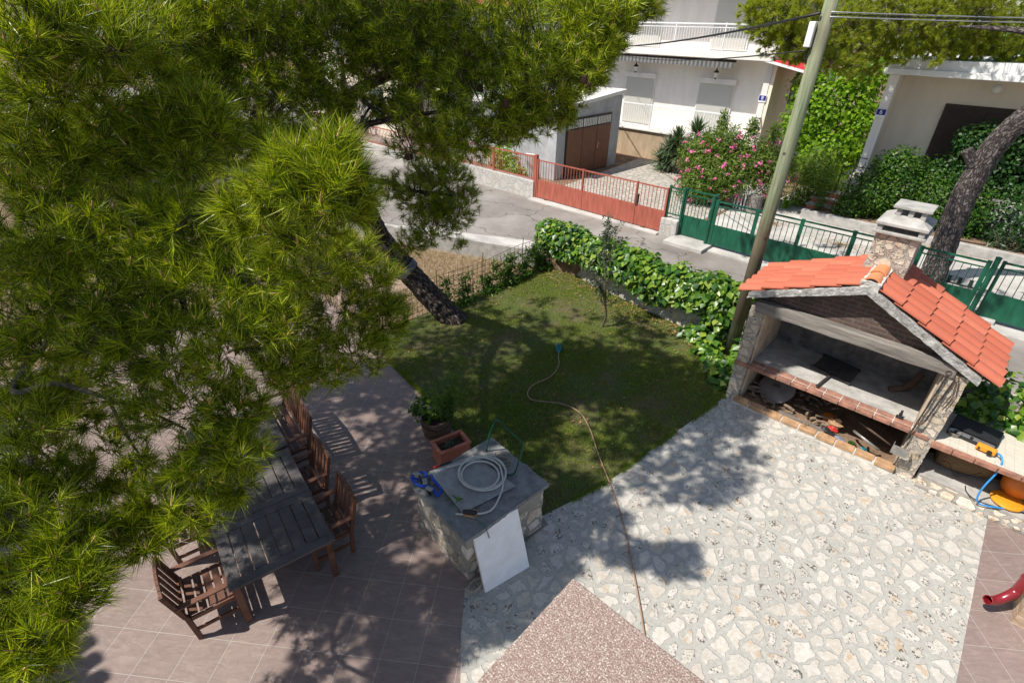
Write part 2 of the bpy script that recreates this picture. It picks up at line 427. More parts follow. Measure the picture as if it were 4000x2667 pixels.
M['teal'] = plain('teal_plastic', (0.005, 0.16, 0.20), 0.2, 8, 0.4, 0.0)
M['blue_strap'] = plain('blue_strap', (0.012, 0.07, 0.42), 0.2, 30, 0.8, 0.3)
M['black'] = plain('black_plastic', (0.018, 0.018, 0.02), 0.2, 12, 0.5, 0.0)
M['red'] = plain('red_plastic', (0.42, 0.03, 0.02), 0.2, 8, 0.45, 0.0)
M['orange'] = plain('orange_enamel', (0.60, 0.17, 0.018), 0.12, 4, 0.38, 0.05, spec=0.5)
M['yellow'] = plain('orange_yellow_plastic', (0.66, 0.27, 0.02), 0.1, 6, 0.4, 0.0)
M['marble'] = plain('white_marble', (0.84, 0.83, 0.83), 0.03, 3, 0.45, 0.05, 40, 0.002, tint=(0.78, 0.75, 0.72), stretch=(6, 2, 2))
M['green_tube'] = plain('green_steel_tube', (0.01, 0.085, 0.045), 0.3, 12, 0.4, 0.0)
M['counter_tile'] = tiles('cream_counter_tile', (0.50, 0.46, 0.38), (0.62, 0.57, 0.47), (0.40, 0.37, 0.31), 0.11, 0.11, R(3))
M['barrel_wood'] = plain('barrel_wood', (0.12, 0.075, 0.055), 0.4, 10, 0.85, 0.7, 40, 0.008)
M['wicker'] = bricks('woven_wicker', (0.30, 0.19, 0.09), (0.24, 0.14, 0.07), (0.04, 0.025, 0.015), (R(-90), 0, 0), 0.07, 0.02, 0.004)
M['column_stone'] = plain('split_stone_strip', (0.50, 0.36, 0.25), 0.5, 4, 0.9, 1.0, 16, 0.03, stretch=(0.5, 0.5, 6))
M['dirt'] = plain('pot_soil', (0.055, 0.04, 0.03), 0.4, 20, 1.0, 0.8, 40)
M['galv'] = plain('galvanised_wire', (0.20, 0.20, 0.21), 0.2, 20, 0.5, 0.1, metal=0.6)
M['cable'] = plain('black_cable', (0.015, 0.015, 0.016), 0.2, 20, 0.5, 0.0)
M['cable_bright'] = plain('bright_cable', (0.45, 0.46, 0.47), 0.15, 20, 0.4, 0.0, metal=0.4)
M['plate_blue'] = plain('blue_enamel_plate', (0.02, 0.02, 0.22), 0.05, 8, 0.35, 0.0)
M['awning'] = plain('striped_awning_cloth', (0.40, 0.38, 0.36), 0.3, 4, 0.9, 0.1, stretch=(9, 0.1, 0.1))
M['red_roof'] = plain('red_canopy', (0.62, 0.035, 0.05), 0.1, 3, 0.6, 0.1)
M['glass_lamp'] = plain('milky_glass', (0.7, 0.68, 0.62), 0.03, 3, 0.3, 0.0)
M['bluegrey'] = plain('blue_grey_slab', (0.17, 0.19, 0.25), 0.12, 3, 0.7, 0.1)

def _pole():
    m, n, b = new_mat('green_treated_pole')
    g = coords(n)
    v = scaled(n, g, (14, 14, 0.9))
    f = noise(n, v, 1.5, 6, 0.6)
    col = ramp(n, f, [(0.3, (0.07, 0.115, 0.055)), (0.5, (0.18, 0.205, 0.12)), (0.7, (0.29, 0.28, 0.18))])
    h = ramp(n, noise(n, g, 0.55, 3, 0.6), [(0.45, (0, 0, 0)), (0.6, (0.85, 0.85, 0.85))])
    col = mixc(n, h, col, (0.11, 0.075, 0.05))
    kn = N(n, 'ShaderNodeTexVoronoi', Scale=3.2); n.links.new(g, kn.inputs['Vector'])
    col = mixc(n, ramp(n, kn.outputs['Distance'], [(0.07, (1, 1, 1)), (0.12, (0, 0, 0))]), col, (0.05, 0.045, 0.03))
    n.links.new(col, b.inputs['Base Color'])
    b.inputs['Roughness'].default_value = 0.8
    bump(n, b, f, 0.6, 0.01)
    return m
M['pole'] = _pole()

def _lawn():
    m, n, b = new_mat('lawn_soil')
    g = coords(n)
    f = noise(n, g, 1.3, 6, 0.65)
    f2 = noise(n, g, 22, 5, 0.7)
    col = ramp(n, f, [(0.32, (0.16, 0.115, 0.065)), (0.46, (0.10, 0.10, 0.03)), (0.62, (0.075, 0.11, 0.018)), (0.8, (0.095, 0.14, 0.022))])
    col = mixc(n, math_(n, 'MULTIPLY', f2, 0.6), col, (0.028, 0.026, 0.013))
    n.links.new(col, b.inputs['Base Color'])
    b.inputs['Roughness'].default_value = 1.0
    bump(n, b, f2, 0.8, 0.02)
    return m
M['lawn'] = _lawn()

def _shutter(name, c, step):
    m, n, b = new_mat(name)
    g = coords(n)
    wv = N(n, 'ShaderNodeTexWave', Scale=1.0, _bands_direction='Z', _wave_profile='SAW')
    v = scaled(n, g, (1, 1, 0.31416 / step))
    n.links.new(v, wv.inputs['Vector'])
    col = ramp(n, wv.outputs['Fac'], [(0.0, tuple(x * 0.72 for x in c)), (0.25, c), (1.0, c)])
    n.links.new(col, b.inputs['Base Color'])
    b.inputs['Roughness'].default_value = 0.6
    bump(n, b, wv.outputs['Fac'], 0.6, 0.01)
    return m
M['shutter'] = _shutter('grey_white_roller_slats', (0.50, 0.49, 0.45), 0.05)

def _granite():
    m, n, b = new_mat('speckled_granite')
    g = coords(n)
    f = noise(n, g, 240, 4, 0.8)
    f2 = noise(n, g, 60, 4, 0.7)
    f3 = noise(n, g, 9, 3, 0.5)
    col = ramp(n, f, [(0.36, (0.085, 0.052, 0.040)), (0.46, (0.235, 0.17, 0.135)), (0.55, (0.37, 0.295, 0.24)), (0.64, (0.78, 0.74, 0.67))])
    col = mixc(n, ramp(n, f2, [(0.42, (0.55, 0.55, 0.55)), (0.6, (0, 0, 0))]), col, (0.16, 0.09, 0.075))
    col = mixc(n, math_(n, 'MULTIPLY', f3, 0.25), col, (0.36, 0.24, 0.20))
    n.links.new(col, b.inputs['Base Color'])
    b.inputs['Roughness'].default_value = 0.55
    bump(n, b, f, 0.2, 0.002)
    return m
M['granite'] = _granite()

def _checker():
    m, n, b = new_mat('chequer_plate')
    g = coords(n)
    mp = n.nodes.new('ShaderNodeMapping'); mp.inputs['Rotation'].default_value = (0, 0, R(5)); mp.inputs['Scale'].default_value = (1, 1, 0.001)
    n.links.new(g, mp.inputs[0])
    ck = N(n, 'ShaderNodeTexChecker', Scale=24.0); n.links.new(mp.outputs[0], ck.inputs[0])
    wx = N(n, 'ShaderNodeTexWave', Scale=26.0, _bands_direction='X'); n.links.new(mp.outputs[0], wx.inputs[0])
    wy = N(n, 'ShaderNodeTexWave', Scale=26.0, _bands_direction='Y'); n.links.new(mp.outputs[0], wy.inputs[0])
    h = mixc(n, ck.outputs['Fac'], wx.outputs['Color'], wy.outputs['Color'])
    f = noise(n, g, 8, 5, 0.6)
    col = ramp(n, f, [(0.35, (0.24, 0.235, 0.23)), (0.65, (0.40, 0.39, 0.385))])
    col = mixc(n, math_(n, 'MULTIPLY', h, 0.45), col, (0.42, 0.41, 0.40))
    n.links.new(col, b.inputs['Base Color'])
    b.inputs['Metallic'].default_value = 0.4
    b.inputs['Roughness'].default_value = 0.5
    bump(n, b, h, 0.6, 0.004)
    return m
M['chequer'] = _checker()

# ------------------------------------------------------------------ mesh helpers
class MB:
    def __init__(s):
        s.v, s.f, s.mi = [], [], []
    def add(s, vs_, fs_, m=0):
        o = len(s.v)
        s.v += [tuple(v) for v in vs_]
        s.f += [tuple(i + o for i in f) for f in fs_]
        s.mi += [m] * len(fs_)
        return s
    def box(s, a, b, m=0, rz=0, c=None, M4=None):
        x0, y0, z0 = a; x1, y1, z1 = b
        vs_ = [Vector(p) for p in ((x0, y0, z0), (x1, y0, z0), (x1, y1, z0), (x0, y1, z0), (x0, y0, z1), (x1, y0, z1), (x1, y1, z1), (x0, y1, z1))]
        if rz:
            c = Vector(c) if c else Vector(((x0 + x1) / 2, (y0 + y1) / 2, 0))
            rm = Matrix.Rotation(rz, 3, 'Z')
            vs_ = [rm @ (v - c) + c for v in vs_]
        if M4 is not None:
            vs_ = [M4 @ v for v in vs_]
        return s.add(vs_, [(0, 3, 2, 1), (4, 5, 6, 7), (0, 1, 5, 4), (1, 2, 6, 5), (2, 3, 7, 6), (3, 0, 4, 7)], m)
    def bar(s, p, q, wd, ht, m=0, up=(0, 0, 1)):
        p, q = Vector(p), Vector(q)
        d = (q - p).normalized()
        sd_ = d.cross(Vector(up))
        if sd_.length < 1e-4:
            sd_ = d.cross(Vector((1, 0, 0)))
        sd_.normalize()
        u_ = sd_.cross(d)
        a, b = sd_ * wd / 2, u_ * ht / 2
        vs_ = [p - a - b, p + a - b, p + a + b, p - a + b, q - a - b, q + a - b, q + a + b, q - a + b]
        return s.add(vs_, [(0, 3, 2, 1), (4, 5, 6, 7), (0, 1, 5, 4), (1, 2, 6, 5), (2, 3, 7, 6), (3, 0, 4, 7)], m)
    def tube(s, pts, r, n=8, m=0, cap=True, closed=False):
        pts = [Vector(p) for p in pts]
        k = len(pts)
        rs = [r] * k if not hasattr(r, '__len__') else list(r)
        vs_, prev = [], None
        for i, p in enumerate(pts):
            if closed:
                d = (pts[(i + 1) % k] - pts[i - 1])
            else:
                d = pts[min(i + 1, k - 1)] - pts[max(i - 1, 0)]
            d.normalize()
            if prev is None:
                e = d.cross(Vector((0, 0, 1)))
                if e.length < 0.1:
                    e = d.cross(Vector((1, 0, 0)))
            else:
                e = prev - d * prev.dot(d)
            e.normalize(); prev = e
            g = d.cross(e)
            for j in range(n):
                a = 2 * math.pi * j / n
                vs_.append(p + (e * math.cos(a) + g * math.sin(a)) * rs[i])
        fs_ = []
        for i in range(k if closed else k - 1):
            i2 = (i + 1) % k
            for j in range(n):
                j2 = (j + 1) % n
                fs_.append((i * n + j, i * n + j2, i2 * n + j2, i2 * n + j))
        if cap and not closed:
            fs_.append(tuple(range(n - 1, -1, -1)))
            fs_.append(tuple((k - 1) * n + j for j in range(n)))
        return s.add(vs_, fs_, m)
    def lathe(s, prof, n=20, c=(0, 0, 0), m=0):
        c = Vector(c)
        vs_ = [c + Vector((r * math.cos(2 * math.pi * j / n), r * math.sin(2 * math.pi * j / n), z)) for r, z in prof for j in range(n)]
        fs_ = [(i * n + j, i * n + (j + 1) % n, (i + 1) * n + (j + 1) % n, (i + 1) * n + j) for i in range(len(prof) - 1) for j in range(n)]
        fs_.append(tuple(range(n - 1, -1, -1)))
        fs_.append(tuple((len(prof) - 1) * n + j for j in range(n)))
        return s.add(vs_, fs_, m)
    def prism(s, poly, z0, z1, m=0):
        n = len(poly)
        vs_ = [(x, y, z0) for x, y in poly] + [(x, y, z1) for x, y in poly]
        fs_ = [tuple(range(n - 1, -1, -1)), tuple(range(n, 2 * n))] + [(i, (i + 1) % n, n + (i + 1) % n, n + i) for i in range(n)]
        return s.add(vs_, fs_, m)
    def prism_y(s, poly, y0, y1, m=0):
        """poly in (x, z)"""
        n = len(poly)
        vs_ = [(x, y0, z) for x, z in poly] + [(x, y1, z) for x, z in poly]
        fs_ = [tuple(range(n)), tuple(range(2 * n - 1, n - 1, -1))] + [((i + 1) % n, i, n + i, n + (i + 1) % n) for i in range(n)]
        return s.add(vs_, fs_, m)
    def build(s, name, mats, parent=None, smooth=False, bevel=0.0, loc=None, rz=0.0):
        me = bpy.data.meshes.new(name)
        me.from_pydata([tuple(v) for v in s.v], [], s.f)
        mats = mats if isinstance(mats, (list, tuple)) else [mats]
        for k in mats:
            me.materials.append(M[k] if isinstance(k, str) else k)
        if len(mats) > 1:
            me.polygons.foreach_set('material_index', s.mi)
        if smooth:
            me.polygons.foreach_set('use_smooth', [True] * len(s.f))
        me.update()
        return link(name, me, parent, bevel, loc, rz)

def link(name, me, parent=None, bevel=0.0, loc=None, rz=0.0):
    o = bpy.data.objects.new(name, me)
    COL.objects.link(o)
    if parent:
        o.parent = parent
    if loc:
        o.location = loc
    if rz:
        o.rotation_euler = (0, 0, rz)
    if bevel:
        b = o.modifiers.new('bevel', 'BEVEL')
        b.width = bevel; b.segments = 2; b.limit_method = 'ANGLE'; b.angle_limit = R(40)
    return o

def tag(o, label=None, cat=None, group=None, kind=None):
    if label: o['label'] = label
    if cat: o['category'] = cat
    if group: o['group'] = group
    if kind: o['kind'] = kind
    return o

def thing(name, label, cat, loc=(0, 0, 0), rz=0.0, group=None):
    o = bpy.data.objects.new(name, None)
    COL.objects.link(o)
    o.location = loc; o.rotation_euler = (0, 0, rz)
    return tag(o, label, cat, group)

def copy_tree(o, parent=None):
    c = o.copy(); COL.objects.link(c)
    if parent: c.parent = parent
    for ch in [k for k in o.children]:
        copy_tree(ch, c)
    return c

def np_mesh(name, verts, faces, mats, mi=None, parent=None, loc=None, smooth=False):
    """fast triangle / quad mesh from numpy arrays (all faces the same size)"""
    me = bpy.data.meshes.new(name)
    nv, nf, k = len(verts), len(faces), faces.shape[1]
    me.vertices.add(nv)
    me.vertices.foreach_set('co', np.ascontiguousarray(verts, dtype=np.float32).ravel())
    me.loops.add(nf * k)
    me.loops.foreach_set('vertex_index', np.ascontiguousarray(faces, dtype=np.int32).ravel())
    me.polygons.add(nf)
    me.polygons.foreach_set('loop_start', np.arange(nf, dtype=np.int32) * k)
    for q in mats:
        me.materials.append(M[q])
    if mi is not None:
        me.polygons.foreach_set('material_index', np.ascontiguousarray(mi, dtype=np.int32))
    if smooth:
        me.polygons.foreach_set('use_smooth', np.ones(nf, dtype=bool))
    me.update(calc_edges=True)
    return link(name, me, parent, 0, loc)

def unit(a):
    return a / np.maximum(np.linalg.norm(a, axis=-1, keepdims=True), 1e-9)

def rough(o, amt, size, levels=0):
    """knock hand-built masonry out of true"""
    if levels:
        sb = o.modifiers.new('cuts', 'SUBSURF'); sb.subdivision_type = 'SIMPLE'; sb.levels = levels; sb.render_levels = levels
    t = bpy.data.textures.new('lumps', 'CLOUDS'); t.noise_scale = size
    d = o.modifiers.new('lumps', 'DISPLACE'); d.texture = t; d.strength = amt; d.mid_level = 0.5; d.texture_coords = 'GLOBAL'
    return o

def bark_attr(o, pts, rs, n):
    s_, k = 0.0, 0
    at_ = o.data.attributes.new('bark', 'FLOAT_VECTOR', 'POINT')
    arr = np.zeros((len(o.data.vertices), 3), np.float32)
    for i, p in enumerate(pts):
        if i: s_ += (Vector(p) - Vector(pts[i - 1])).length
        r_ = rs[i] if hasattr(rs, '__len__') else rs
        r_ = max(r_, 0.03)
        for j in range(n):
            if k < len(arr): arr[k] = (r_ * math.cos(2 * math.pi * j / n), r_ * math.sin(2 * math.pi * j / n), s_)
            k += 1
    at_.data.foreach_set('vector', arr.ravel())
    return o

# ------------------------------------------------------------------ foliage helpers
def leaves(pos, nrm, size, aspect=0.6, fold=0.25, jitter=0.6, up=0.0, droop=0.0, wide=False):
    """rhombic folded leaves: returns verts, tri faces. pos,nrm (n,3); size scalar/array"""
    n = len(pos)
    nr = unit(nrm + rng.normal(0, jitter, (n, 3)) + np.array([0, 0, up]))
    a = unit(np.cross(nr, rng.normal(0, 1, (n, 3)) + np.array([0, 0, 0.01])))
    if droop:
        dn = np.array([0, 0, -1.0]) - nr * (nr @ np.array([0, 0, -1.0]))[:, None]
        a = unit(a * (1 - droop) + unit(dn + 1e-6) * droop)
    b = np.cross(nr, a)
    L = (size * rng.uniform(0.45, 1.35, n))[:, None]
    Wd = L * aspect / 2
    p0 = pos
    p1 = pos + a * L
    k = 0.42 if wide else 0.5
    pm = pos + a * L * k
    s1 = pm + b * Wd + nr * fold * Wd
    s2 = pm - b * Wd + nr * fold * Wd
    v = np.stack([p0, s1, p1, s2], 1).reshape(-1, 3)
    i = np.arange(n)[:, None] * 4
    f = np.concatenate([i + np.array([[0, 2, 1]]), i + np.array([[0, 3, 2]])], 1).reshape(-1, 3)
    return v, f

def blob_points(c, r, n, shell=0.55):
    d = unit(rng.normal(0, 1, (n, 3)))
    rad = rng.uniform(shell, 1.0, n)
    r = np.asarray(r, float)
    return np.asarray(c) + d * rad[:, None] * r, unit(d / r * np.min(r))

def bush(name, blobs, size, mat, parent=None, aspect=0.6, n_per=300, jitter=0.7, shell=0.4, up=0.3, droop=0.0, extra=None, wide=False, fold=0.25):
    V, Fc, off = [], [], 0
    for c, r, k in blobs:
        p, d = blob_points(c, r, int(n_per * k), shell)
        v, f = leaves(p, d, size, aspect, fold, jitter, up, droop, wide)
        V.append(v); Fc.append(f + off); off += len(v)
    return np_mesh(name, np.concatenate(V), np.concatenate(Fc), [mat], None, parent)

def needles(tpos, taxis, n, length, width, spread=(25, 70), back=0.09, droop=0.12, lenvar=0.25):
    T = len(tpos)
    ax = np.repeat(taxis, n, 0)
    base = np.repeat(tpos, n, 0) + ax * rng.uniform(-back, 0.015, (T * n, 1))
    r1 = rng.normal(0, 1, (T * n, 3))
    e = unit(np.cross(ax, r1))
    al = np.radians(rng.uniform(*spread, (T * n, 1)))
    d = ax * np.cos(al) + e * np.sin(al)
    d[:, 2] -= droop * rng.uniform(0, 1, T * n)
    d = unit(d)
    L = length * rng.uniform(1 - lenvar, 1 + lenvar, (T * n, 1))
    wv = unit(np.cross(d, rng.normal(0, 1, (T * n, 3)))) * width / 2
    v = np.stack([base - wv, base + wv, base + d * L], 1).reshape(-1, 3)
    f = np.arange(T * n * 3).reshape(-1, 3)
    return v, f

def thin_twigs(p0, p1, r0, r1):
    """3-sided tapered twigs as triangles"""
    n = len(p0)
    d = unit(p1 - p0)
    e = unit(np.cross(d, rng.normal(0, 1, (n, 3))))
    g = np.cross(d, e)
    vs_ = []
    for p, r in ((p0, r0), (p1, r1)):
        for a in (0, 2.094, 4.189):
            vs_.append(p + (e * math.cos(a) + g * math.sin(a)) * r)
    v = np.stack(vs_, 1).reshape(-1, 3)
    i = np.arange(n)[:, None] * 6
    tri = []
    for j in range(3):
        k = (j + 1) % 3
        tri += [[j, k, 3 + k], [j, 3 + k, 3 + j]]
    f = np.concatenate([i + np.array([t]) for t in tri], 1).reshape(-1, 3)
    return v, f

def pine_crown(name, blobs, parent, length, width, nn, mat='needle', twig_r=0.004, candles=0.45, up=0.55, spread=(25, 72), back=0.09, limb_to=None, droop=0.12, clen=0.045):
    P, A = [], []
    C = []
    for x, y, z, r, k in blobs:
        k = int(k)
        d = unit(rng.normal(0, 1, (k, 3)))
        rad = r * rng.uniform(0.25, 1.0, (k, 1)) ** 0.6
        p = np.array([x, y, z]) + d * rad * np.array([1, 1, 0.8])
        ax = unit(d * 0.75 + np.array([0, 0, up]) + rng.normal(0, 0.35, (k, 3)))
        P.append(p); A.append(ax); C.append(np.repeat([[x, y, z - 0.35 * r]], k, 0))
    P, A, C = np.concatenate(P), np.concatenate(A), np.concatenate(C)
    v, f = needles(P, A, nn, length, width, spread, back, droop)
    mi = np.zeros(len(f), int)
    # twigs: from somewhere between the blob heart and the tuft, then along the tuft
    mid = P - A * (back + 0.03)
    hub = C + (mid - C) * rng.uniform(0.45, 0.8, (len(P), 1))
    for a, b, r0, r1 in ((mid, P, twig_r * 0.8, twig_r * 0.5), (hub, mid, twig_r * 1.1, twig_r * 0.8)):
        v2, f2 = thin_twigs(a, b, r0, r1)
        f = np.concatenate([f, f2 + len(v)]); v = np.concatenate([v, v2]); mi = np.concatenate([mi, np.ones(len(f2), int)])
    if candles:
        s = rng.random(len(P)) < candles
        b0 = P[s]
        cd_ = unit(A[s] + np.array([0, 0, 0.8]) + rng.normal(0, 0.2, (s.sum(), 3)))
        v2, f2 = thin_twigs(b0, b0 + cd_ * clen * rng.uniform(0.6, 1.4, (s.sum(), 1)), clen * 0.16, clen * 0.07)
        f = np.concatenate([f, f2 + len(v)]); v = np.concatenate([v, v2]); mi = np.concatenate([mi, np.full(len(f2), 2)])
    return np_mesh(name, v, f, [mat, 'twig', 'candle'], mi, parent)

def blist(t):
    return [tuple(float(q) for q in s.split(',')) for s in t.split()]
# ================================================================== SETTING
def struct(name, mb, mats, **k):
    return tag(mb.build(name, mats, **k), kind='structure')

struct('ground', MB().box((-220, -60, -0.5), (200, 260, -0.03)), 'soil')
# upper level beyond the garden: street height
up_poly = [(60, 11.35), (-9.05, 11.35), (-9.3, 11.05), (-12.3, 9.85), (-16, 8.6), (-60, -8), (-220, -8), (-220, 260), (200, 260), (200, 11.35)]
struct('terrain', MB().prism(up_poly, -0.4, 0.47), 'soil')
struct('street', MB().prism([(60, 11.5), (-9.0, 11.5), (-9.35, 11.25), (-12.3, 10.05), (-16, 8.8), (-60, -7), (-60, 40), (-27, 40), (-19, 15.2), (60, 15.2)], 0.3, 0.476), 'street')
struct('gutter_strip', MB().prism([(-9.1, 11.36), (-9.3, 11.06), (-12.3, 9.86), (-14.0, 9.28), (-13.7, 9.75), (-12.1, 10.5), (-9.4, 11.9), (-8.6, 12.0)], 0.3, 0.482), 'lightslab')
struct('courtyard', MB().prism([(-13, 15.2), (-7.2, 15.2), (-7.0, 23.9), (-13.8, 24.2)], 0.3, 0.482), 'driveway')
struct('forecourt', MB().prism([(-6.9, 15.2), (9, 15.2), (9, 20.2), (-7.0, 20.2)], 0.3, 0.482), 'lightslab')
struct('side_path', MB().prism([(-6.2, 20.2), (-4.4, 20.2), (-4.3, 30), (-6.0, 30)], 0.3, 0.50), 'lightslab')
# sills under the gates
struct('gate_sill', MB().prism([(-12.9, 14.75), (-7.5, 14.85), (-7.5, 15.25), (-12.9, 15.25)], 0.3, 0.53).prism([(-7.0, 14.4), (-5.75, 14.4), (-5.75, 15.3), (-7.0, 15.3)], 0.3, 0.58).prism([(-5.7, 14.7), (9, 14.7), (9, 15.2), (-5.7, 15.2)], 0.3, 0.53), 'lightslab', bevel=0.015)
# garden floor
struct('lawn', MB().prism([(-8.43, 5.09), (-3.16, 4.19), (-2.85, 5.35), (-2.72, 6.6), (-2.46, 8.9), (-2.4, 11.0), (-9.2, 11.6), (-9.3, 5.6)], -0.3, 0.0), 'lawn')
struct('patio', MB().prism([(-13, -6), (-2.30, -6), (-2.30, 1.80), (-2.75, 2.22), (-3.13, 2.63), (-3.0, 4.15), (-3.16, 4.19), (-8.43, 5.09), (-9.3, 5.24), (-13, 5.9)], -0.3, 0.004), 'tile')
struct('stone_paving', MB().prism([(-2.299, -2), (1.66, -2), (1.66, 9.2), (-2.46, 9.2), (-2.46, 8.9), (-2.72, 6.6), (-2.85, 5.35), (-3.158, 4.187), (-2.999, 4.14), (-3.129, 2.63), (-2.749, 2.22), (-2.299, 1.80)], -0.3, 0.008), 'paving')
struct('side_tiles', MB().prism([(1.662, -2), (5, -2), (5, 9.2), (1.662, 9.2)], -0.3, 0.006), 'tile')
struct('dry_bed', MB().prism([(-16, 5.9), (-9.3, 5.3), (-9.2, 11.6), (-9.25, 11.03), (-12.3, 9.8), (-16, 8.58)], -0.3, -0.015), 'redsoil')
struct('step_edge', MB().box((0.72, 8.78, 0), (5, 9.02, 0.075)), 'masonry', bevel=0.02)
struct('sill_slab', MB().box((0.70, 9.02, 0), (5, 9.75, 0.11)), 'concrete', bevel=0.008)
struct('raised_bed', MB().prism([(-4.75, 20.35), (9, 20.35), (9, 22.1), (-4.3, 22.1)], 0.3, 0.72), 'soil')

# ------------------------------------------------------------------ kerb, walls
o = tag(MB().box((-4.85, 20.15, 0.48), (9, 20.35, 0.78)).build('kerb_wall', 'concrete', bevel=0.015), 'long grey concrete kerb wall in front of the hedge beyond the green gate', 'kerb wall')

# garden wall (ivy) : runs from the wire fence to behind the barbecue and on
wall = MB()
wp = [(-9.15, 11.55), (-6.4, 11.12), (-4.6, 10.86), (-2.3, 10.85), (4.6, 10.95)]
for a, b in zip(wp, wp[1:]):
    wall.prism([(a[0], a[1]), (b[0], b[1]), (b[0], b[1] + 0.3), (a[0], a[1] + 0.3)], -0.1, 0.95)
gw = tag(wall.build('garden_wall', 'wall_stone'), 'low rubble stone garden wall covered by ivy between lawn and street', 'wall')
rough(gw, 0.10, 0.22, 5)
cw = MB()
for a, b in zip([(-9.25, 11.0), (-12.3, 9.8), (-16, 8.55)], [(-12.3, 9.8), (-16, 8.55), (-24, 5.6)]):
    cw.prism([(a[0], a[1]), (b[0], b[1]), (b[0], b[1] + 0.16), (a[0], a[1] + 0.16)], -0.1, 0.52)
tag(cw.build('retaining_wall', 'concrete', bevel=0.01), 'pale stained concrete retaining wall beside the dry bed and street', 'wall')

# red fence wall + fence + gate
lw = MB().prism([(-17.2, 15.0), (-12.85, 15.0), (-12.85, 15.3), (-17.2, 15.3)], 0.4, 1.12)
lw.prism([(-30, 15.0), (-17.2, 15.0), (-17.2, 15.3), (-30, 15.3)], 0.4, 0.95)
tag(lw.build('boundary_wall', 'cladding', bevel=0.012), 'low stone clad wall carrying the salmon red railing', 'wall')

def railing(root, x0, x1, y, zb, zt, mat, step=0.115, post=None, z2=None, r=0.008):
    MB().box((x0, y - 0.02, zt - 0.04), (x1, y + 0.02, zt)).build('rail', mat, root)
    MB().box((x0, y - 0.018, zb), (x1, y + 0.018, zb + 0.035)).build('rail', mat, root)
    if z2:
        MB().box((x0, y - 0.015, z2 - 0.025), (x1, y + 0.015, z2)).build('rail', mat, root)
    bars = MB()
    k = max(1, round((x1 - x0) / step))
    for i in range(1, k):
        x = x0 + (x1 - x0) * i / k
        bars.box((x - r, y - r, zb + 0.035), (x + r, y + r, (z2 - 0.025) if z2 else zt - 0.04))
    bars.build('bars', mat, root)

rf = thing('red_railing', 'salmon red metal railing on the stone wall left of the red gate', 'fence', (0, 0, 0))
railing(rf, -17.2, -12.95, 15.14, 1.16, 2.0, 'red_metal')
MB().box((-12.97, 15.09, 1.1), (-12.90, 15.19, 2.05)).build('post', 'red_metal', rf)
MB().box((-15.1, 15.11, 1.1), (-15.04, 15.17, 2.0)).build('post', 'red_metal', rf)
MB().box((-16.9, 15.11, 0.95), (-16.84, 15.17, 2.0)).build('post', 'red_metal', rf)
rf2 = thing('red_railing', 'lower stretch of salmon red railing far left, half hidden by pine branches', 'fence', (0, 0, 0))
railing(rf2, -29, -17.2, 15.14, 0.98, 1.75, 'red_metal')

g = thing('red_gate', 'long salmon red sliding gate with solid lower panel and thin bars', 'gate', (-10.1, 15.1, 0.5))
for a, b in ((-12.72, -8.56), (-8.50, -7.45)):
    a += 10.1; b += 10.1
    MB().box((a, -0.02, 0.06), (b, 0.02, 0.68)).build('panel', 'red_metal', g, bevel=0.004)
    railing(g, a, b, 0, 0.68, 1.42, 'red_metal', 0.125)
for x in (-2.62, -0.58, 1.56, 2.64):
    MB().box((x - 0.03, -0.034, 0.05), (x + 0.03, 0.034, 1.44)).build('upright', 'red_metal', g)
MB().box((1.58, -0.06, 0.72), (1.66, 0.05, 1.05)).build('lock', 'rust', g, bevel=0.01)
for x in (-2.25, 1.9):
    MB().box((x, -0.05, 0.0), (x + 0.15, 0.05, 0.06)).build('wheel_box', 'rust', g)
for x, lb in ((-12.82, 'thick salmon red gate post at the end of the stone wall'),):
    tag(MB().box((x - 0.055, 15.05, 0.45), (x + 0.055, 15.17, 2.08)).build('gate_post', 'red_metal', bevel=0.006), lb, 'gate post')
pr = tag(MB().box((-7.5, 15.0, 0.45), (-6.93, 15.35, 1.03)).build('stone_pier', 'cladding', bevel=0.02), 'short stone clad pier between the red gate and green wicket', 'pier')

gf = thing('green_railing', 'short green railing panel standing on the stone pier', 'fence', (-7.15, 15.15, 1.03))
railing(gf, -0.24, 0.22, 0, 0.12, 0.95, 'green_metal', 0.10, z2=0.84)
for x in (-0.26, 0.22):
    MB().box((x - 0.03, -0.035, 0), (x + 0.03, 0.035, 1.0)).build('post', 'green_metal', gf)
wg = thing('wicket_gate', 'narrow green wicket gate with solid base, left of the long green gate', 'gate', (-6.4, 15.2, 0.58))
MB().box((-0.46, -0.015, 0.02), (0.42, 0.015, 0.6)).build('panel', 'green_metal', wg)
railing(wg, -0.46, 0.42, 0, 0.6, 1.42, 'green_metal', 0.11, z2=1.28)
for x in (-0.50, 0.46):
    MB().box((x - 0.035, -0.05, -0.1), (x + 0.035, 0.05, 1.46)).build('post', 'green_metal', wg)
MB().box((0.33, -0.06, 0.75), (0.42, 0.04, 0.98)).build('lock', 'green_metal', wg, bevel=0.01)
gg = thing('green_gate', 'long green metal gate with solid lower panel behind the wooden pole', 'gate', (0, 15.05, 0.5))
MB().box((-5.86, -0.018, 0.1), (0.42, 0.018, 0.66)).build('panel', 'green_metal', gg, bevel=0.004)
railing(gg, -5.86, 0.42, 0, 0.66, 1.40, 'green_metal', 0.145, z2=1.27)
for x in (-5.84, -4.68, -3.5, -2.26, -0.85, 0.40):
    MB().box((x - 0.045, -0.03, 0.1), (x + 0.045, 0.03, 1.42)).build('upright', 'green_metal', gg)
